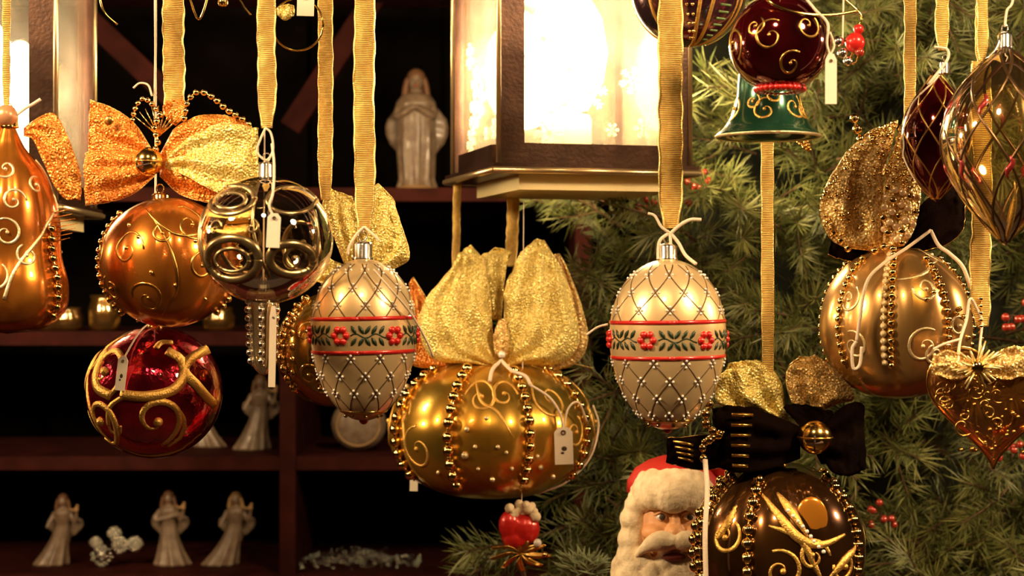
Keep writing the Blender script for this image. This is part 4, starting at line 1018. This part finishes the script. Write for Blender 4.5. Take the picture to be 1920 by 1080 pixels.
T.beads([T.p(1330, 758, -90), T.p(1322, 785, -92), T.p(1332, 805, -94), T.p(1350, 815, -94), T.p(1335, 822, -94), T.p(1318, 840, -92), T.p(1322, 870, -90)], 8)
T.beads([T.p(1322, 830, -90), T.p(1345, 815, -94), T.p(1358, 810, -94)], 7)
T.thread([(1322, 862, -100), (1326, 920, -120), (1322, 1000, -140), (1324, 1100, -140)], 5)
T.railribbon(1440, 760, 22, dy=-30); T.cap(1458, 874, 36, 22)

# ------------------------------------------------------------------ R: bearded figurine
T = Thing('bearded_figurine', 'white-bearded Christmas figurine in red cap standing at the bottom edge', 'figurine', 1256, 1010, 1.36)
k = T.k; P = T.p; b = MB()
b.ball(P(1258, 990, 0), (84*k, 70*k, 92*k), 24, 16)                    # skull
b.tube([P(1258, 1010, 10), P(1258, 1180, 20)], [70*k, 90*k], 20)       # neck and shoulders core
b.ball(P(1266, 1000, -74), (17*k, 20*k, 18*k)).ball(P(1266, 980, -66), (11*k, 14*k, 22*k))  # nose
b.ball(P(1226, 998, -56), (24*k, 20*k, 16*k)).ball(P(1304, 998, -56), (24*k, 20*k, 16*k))   # cheeks
b.ball(P(1240, 946, -58), (30*k, 14*k, 8*k)).ball(P(1292, 946, -58), (30*k, 14*k, 8*k))     # brow ridge
b.build('head', SKIN, T.o, remesh=.0012)
for x in (1240, 1292):
    MB().ball(P(x, 969, -66), (11*k, 7*k, 7*k)).build('eye', CRYST, T.o); MB().ball(P(x+2, 970, -73), (6*k, 3*k, 6*k)).build('pupil', INK, T.o)
    MB().tube([P(x-14, 966, -68), P(x, 959, -73), P(x+14, 966, -68)], 2.2*k, 6).build('eyelid', SKIN, T.o)
b = MB(); rr = random.Random(2)
for i in range(26):        # fluffy brim of the cap
    a = -1.75+3.5*i/25; b.ball(P(1262+62*math.sin(a), 925+rr.uniform(-4, 4), -82*math.cos(a)), (rr.uniform(18, 24)*k,)*2+(rr.uniform(30, 36)*k,), 12, 8)
for i in range(18):
    a = -1.2+2.4*i/17; b.ball(P(1262+54*math.sin(a), 898+rr.uniform(-3, 3), -70*math.cos(a)), 18*k, 10, 8)
b.build('fur_brim', FUR, T.o, remesh=.0016)
b = MB()
for sg in (-1, 1):         # side hair merging in the beard
    for i in range(16):
        t = i/15; b.ball(P(1258+sg*(62+36*t+rr.uniform(-4, 4)), 935+t*190, -28+rr.uniform(-8, 8)), (rr.uniform(20, 26)*k,)*3, 10, 8)
for i in range(60):
    u = rr.uniform(-1, 1); v = rr.random(); b.ball(P(1258+u*(84+20*v), 1052+v*110+abs(u)*-22*(1-v), -62+20*u*u-6*v), (20*k, 16*k, 24*k), 10, 8)
b.build('beard', FUR, T.o, remesh=.0016)
b = MB()
for sg in (-1, 1):
    Q = catm([P(1264, 1016, -84), P(1264+sg*28, 1014, -88), P(1264+sg*56, 1028, -76), P(1264+sg*76, 1048, -58)], 6); b.tube(Q, [(15+5*math.sin(PI*min(1, i/12))-12*(i/18)**2)*k for i in range(len(Q))], 10)
b.ball(P(1245, 1018, -86), 17*k).ball(P(1284, 1018, -86), 17*k)
b.build('moustache', FUR, T.o, remesh=.0014)
MB().ball(P(1264, 1044, -80), (22*k, 8*k, 8*k)).build('mouth', mat('dark_red_mouth', (.18, .03, .02)), T.o)
b = MB().lathe([(88, 0), (86, 22), (72, 44), (46, 60), (20, 68), (2, 70)], 28)
b.v = [(v[0]*k, v[1]*k*.85, v[2]*k) for v in b.v]; o = b.build('red_cap', CLOTH, T.o); o.location = P(1262, 922, 6)
b = MB().tube(catm([P(1285, 862, 0), P(1335, 862, 10), P(1372, 905, 14), P(1385, 960, 10)], 6), [44*k*(1-.75*i/18) for i in range(19)], 14); b.build('cap_tail', CLOTH, T.o)
MB().ball(P(1385, 975, 10), 24*k).build('pompom', FUR, T.o)
zb = .97-T.loc.z; zt = P(1258, 1130).z
b = MB().lathe([(.085, zb), (.09, zb+.01), (.08, zb+.06), (.066, zb+.12), (.058, zt-.02), (.045, zt+.01), (.02, zt+.02)], 36, (0, .012, 0), lambda a, t: 1+.05*math.sin(8*a)*(1-t)); b.build('red_coat', CLOTH, T.o)
for sg in (-1, 1):
    Q = catm([(sg*.052, 0, zt-.01), (sg*.085, -.02, zt-.07), (sg*.05, -.07, zt-.10)], 6); MB().tube(Q, [.024, ]*6+[.021]*7, 12).ball(Q[-1], .02).build('sleeve', CLOTH, T.o)
MB().lathe([(.088, zb), (.094, zb+.004), (.094, zb+.02), (.084, zb+.026)], 36, (0, .012, 0)).build('fur_hem', FUR, T.o)

# ------------------------------------------------------------------ S: little red ornament
T = Thing('red_gift_ornament', 'little red ornament with frosted top nestled at the lower left of the pine', 'ornament', 970, 1000, 1.45)
b = MB(); k = T.k
b.ball(T.p(958, 985, 0), (24*k, 20*k, 30*k)).ball(T.p(985, 992, 0), (28*k, 22*k, 30*k)).ball(T.p(968, 1010, 0), (28*k, 20*k, 20*k)); T.obj(b, 'red_body', REDBAND, remesh=.0012)
b = MB()
for i in range(16): b.ball(T.p(955+random.uniform(0, 52), 955+random.uniform(-10, 14), random.uniform(-12, 8)), random.uniform(7, 12)*k, 8, 6)
T.obj(b, 'frosted_top', FUR)
for i in range(9):
    a = -2.8+i*.7; T.loop([(975, 1035), (975+24*math.cos(a), 1035+18*math.sin(a)), (975+58*math.cos(a), 1040+30*math.sin(a))], [(978, 1040), (975+26*math.cos(a+.5), 1038+20*math.sin(a+.5)), (975+58*math.cos(a+.15), 1040+32*math.sin(a+.15))], 4, OLDG, name='gold_leaf', pleat=2, wr=1, n=8, mm=4, dy=-10)
T.bead(T.p(1008, 1018, -22), 8, CRYST, name='pearl'); T.bead(T.p(1022, 1040, -20), 6, BEAD)
T.thread([(978, 955, 0), (980, 700, 30), (982, 380, 30)], 1.0)
MB().tube([T.p(972, 1040, 0), T.p(985, 1090, 20), T.p(1030, 1150, 40)], 5*k, 6).build('stem', TWIG, T.o)
T = Thing('frosted_sprig', 'pale frosted green sprig at the bottom edge left of the bearded figurine', 'sprig', 1095, 1060, 1.5)
FROST = mat('frosted_green_needle', (.36, .42, .22), 0, .5)
b = MB()
for i in range(150):
    a = random.uniform(-2.9, -.2); R = random.uniform(28, 62); q = T.p(1095+random.uniform(-26, 26), 1062+random.uniform(-8, 20), random.uniform(-10, 10)); e = q+Vector((math.cos(a)*R*.8, random.uniform(-.5, .2)*R, -math.sin(a)*R*.7))*T.k
    b.tube([q, q.lerp(e, .6), e], [1.2*T.k, 2*T.k, .4*T.k], 4)
T.obj(b, 'needles', FROST, kind='stuff'); MB().tube([T.p(1095, 1060), T.p(1110, 1180, 60)], 4*T.k, 6).build('stem', TWIG, T.o)

for o in COL.objects:      # repeats share a group phrase
    if o.parent is None and 'label' in o:
        g = {'angel_figurine': 'porcelain angels on the shelves', 'glass_votive': 'glass votives on the left shelf', 'cream_egg_ornament': 'cream egg ornaments', 'gold_wire_hook': 'gold wire hooks at the top', 'berry_sprig': 'berry sprigs in the pine', 'hanging_lantern': 'hanging lanterns'}.get(o.name.split('.')[0])
        if g: o['group'] = g
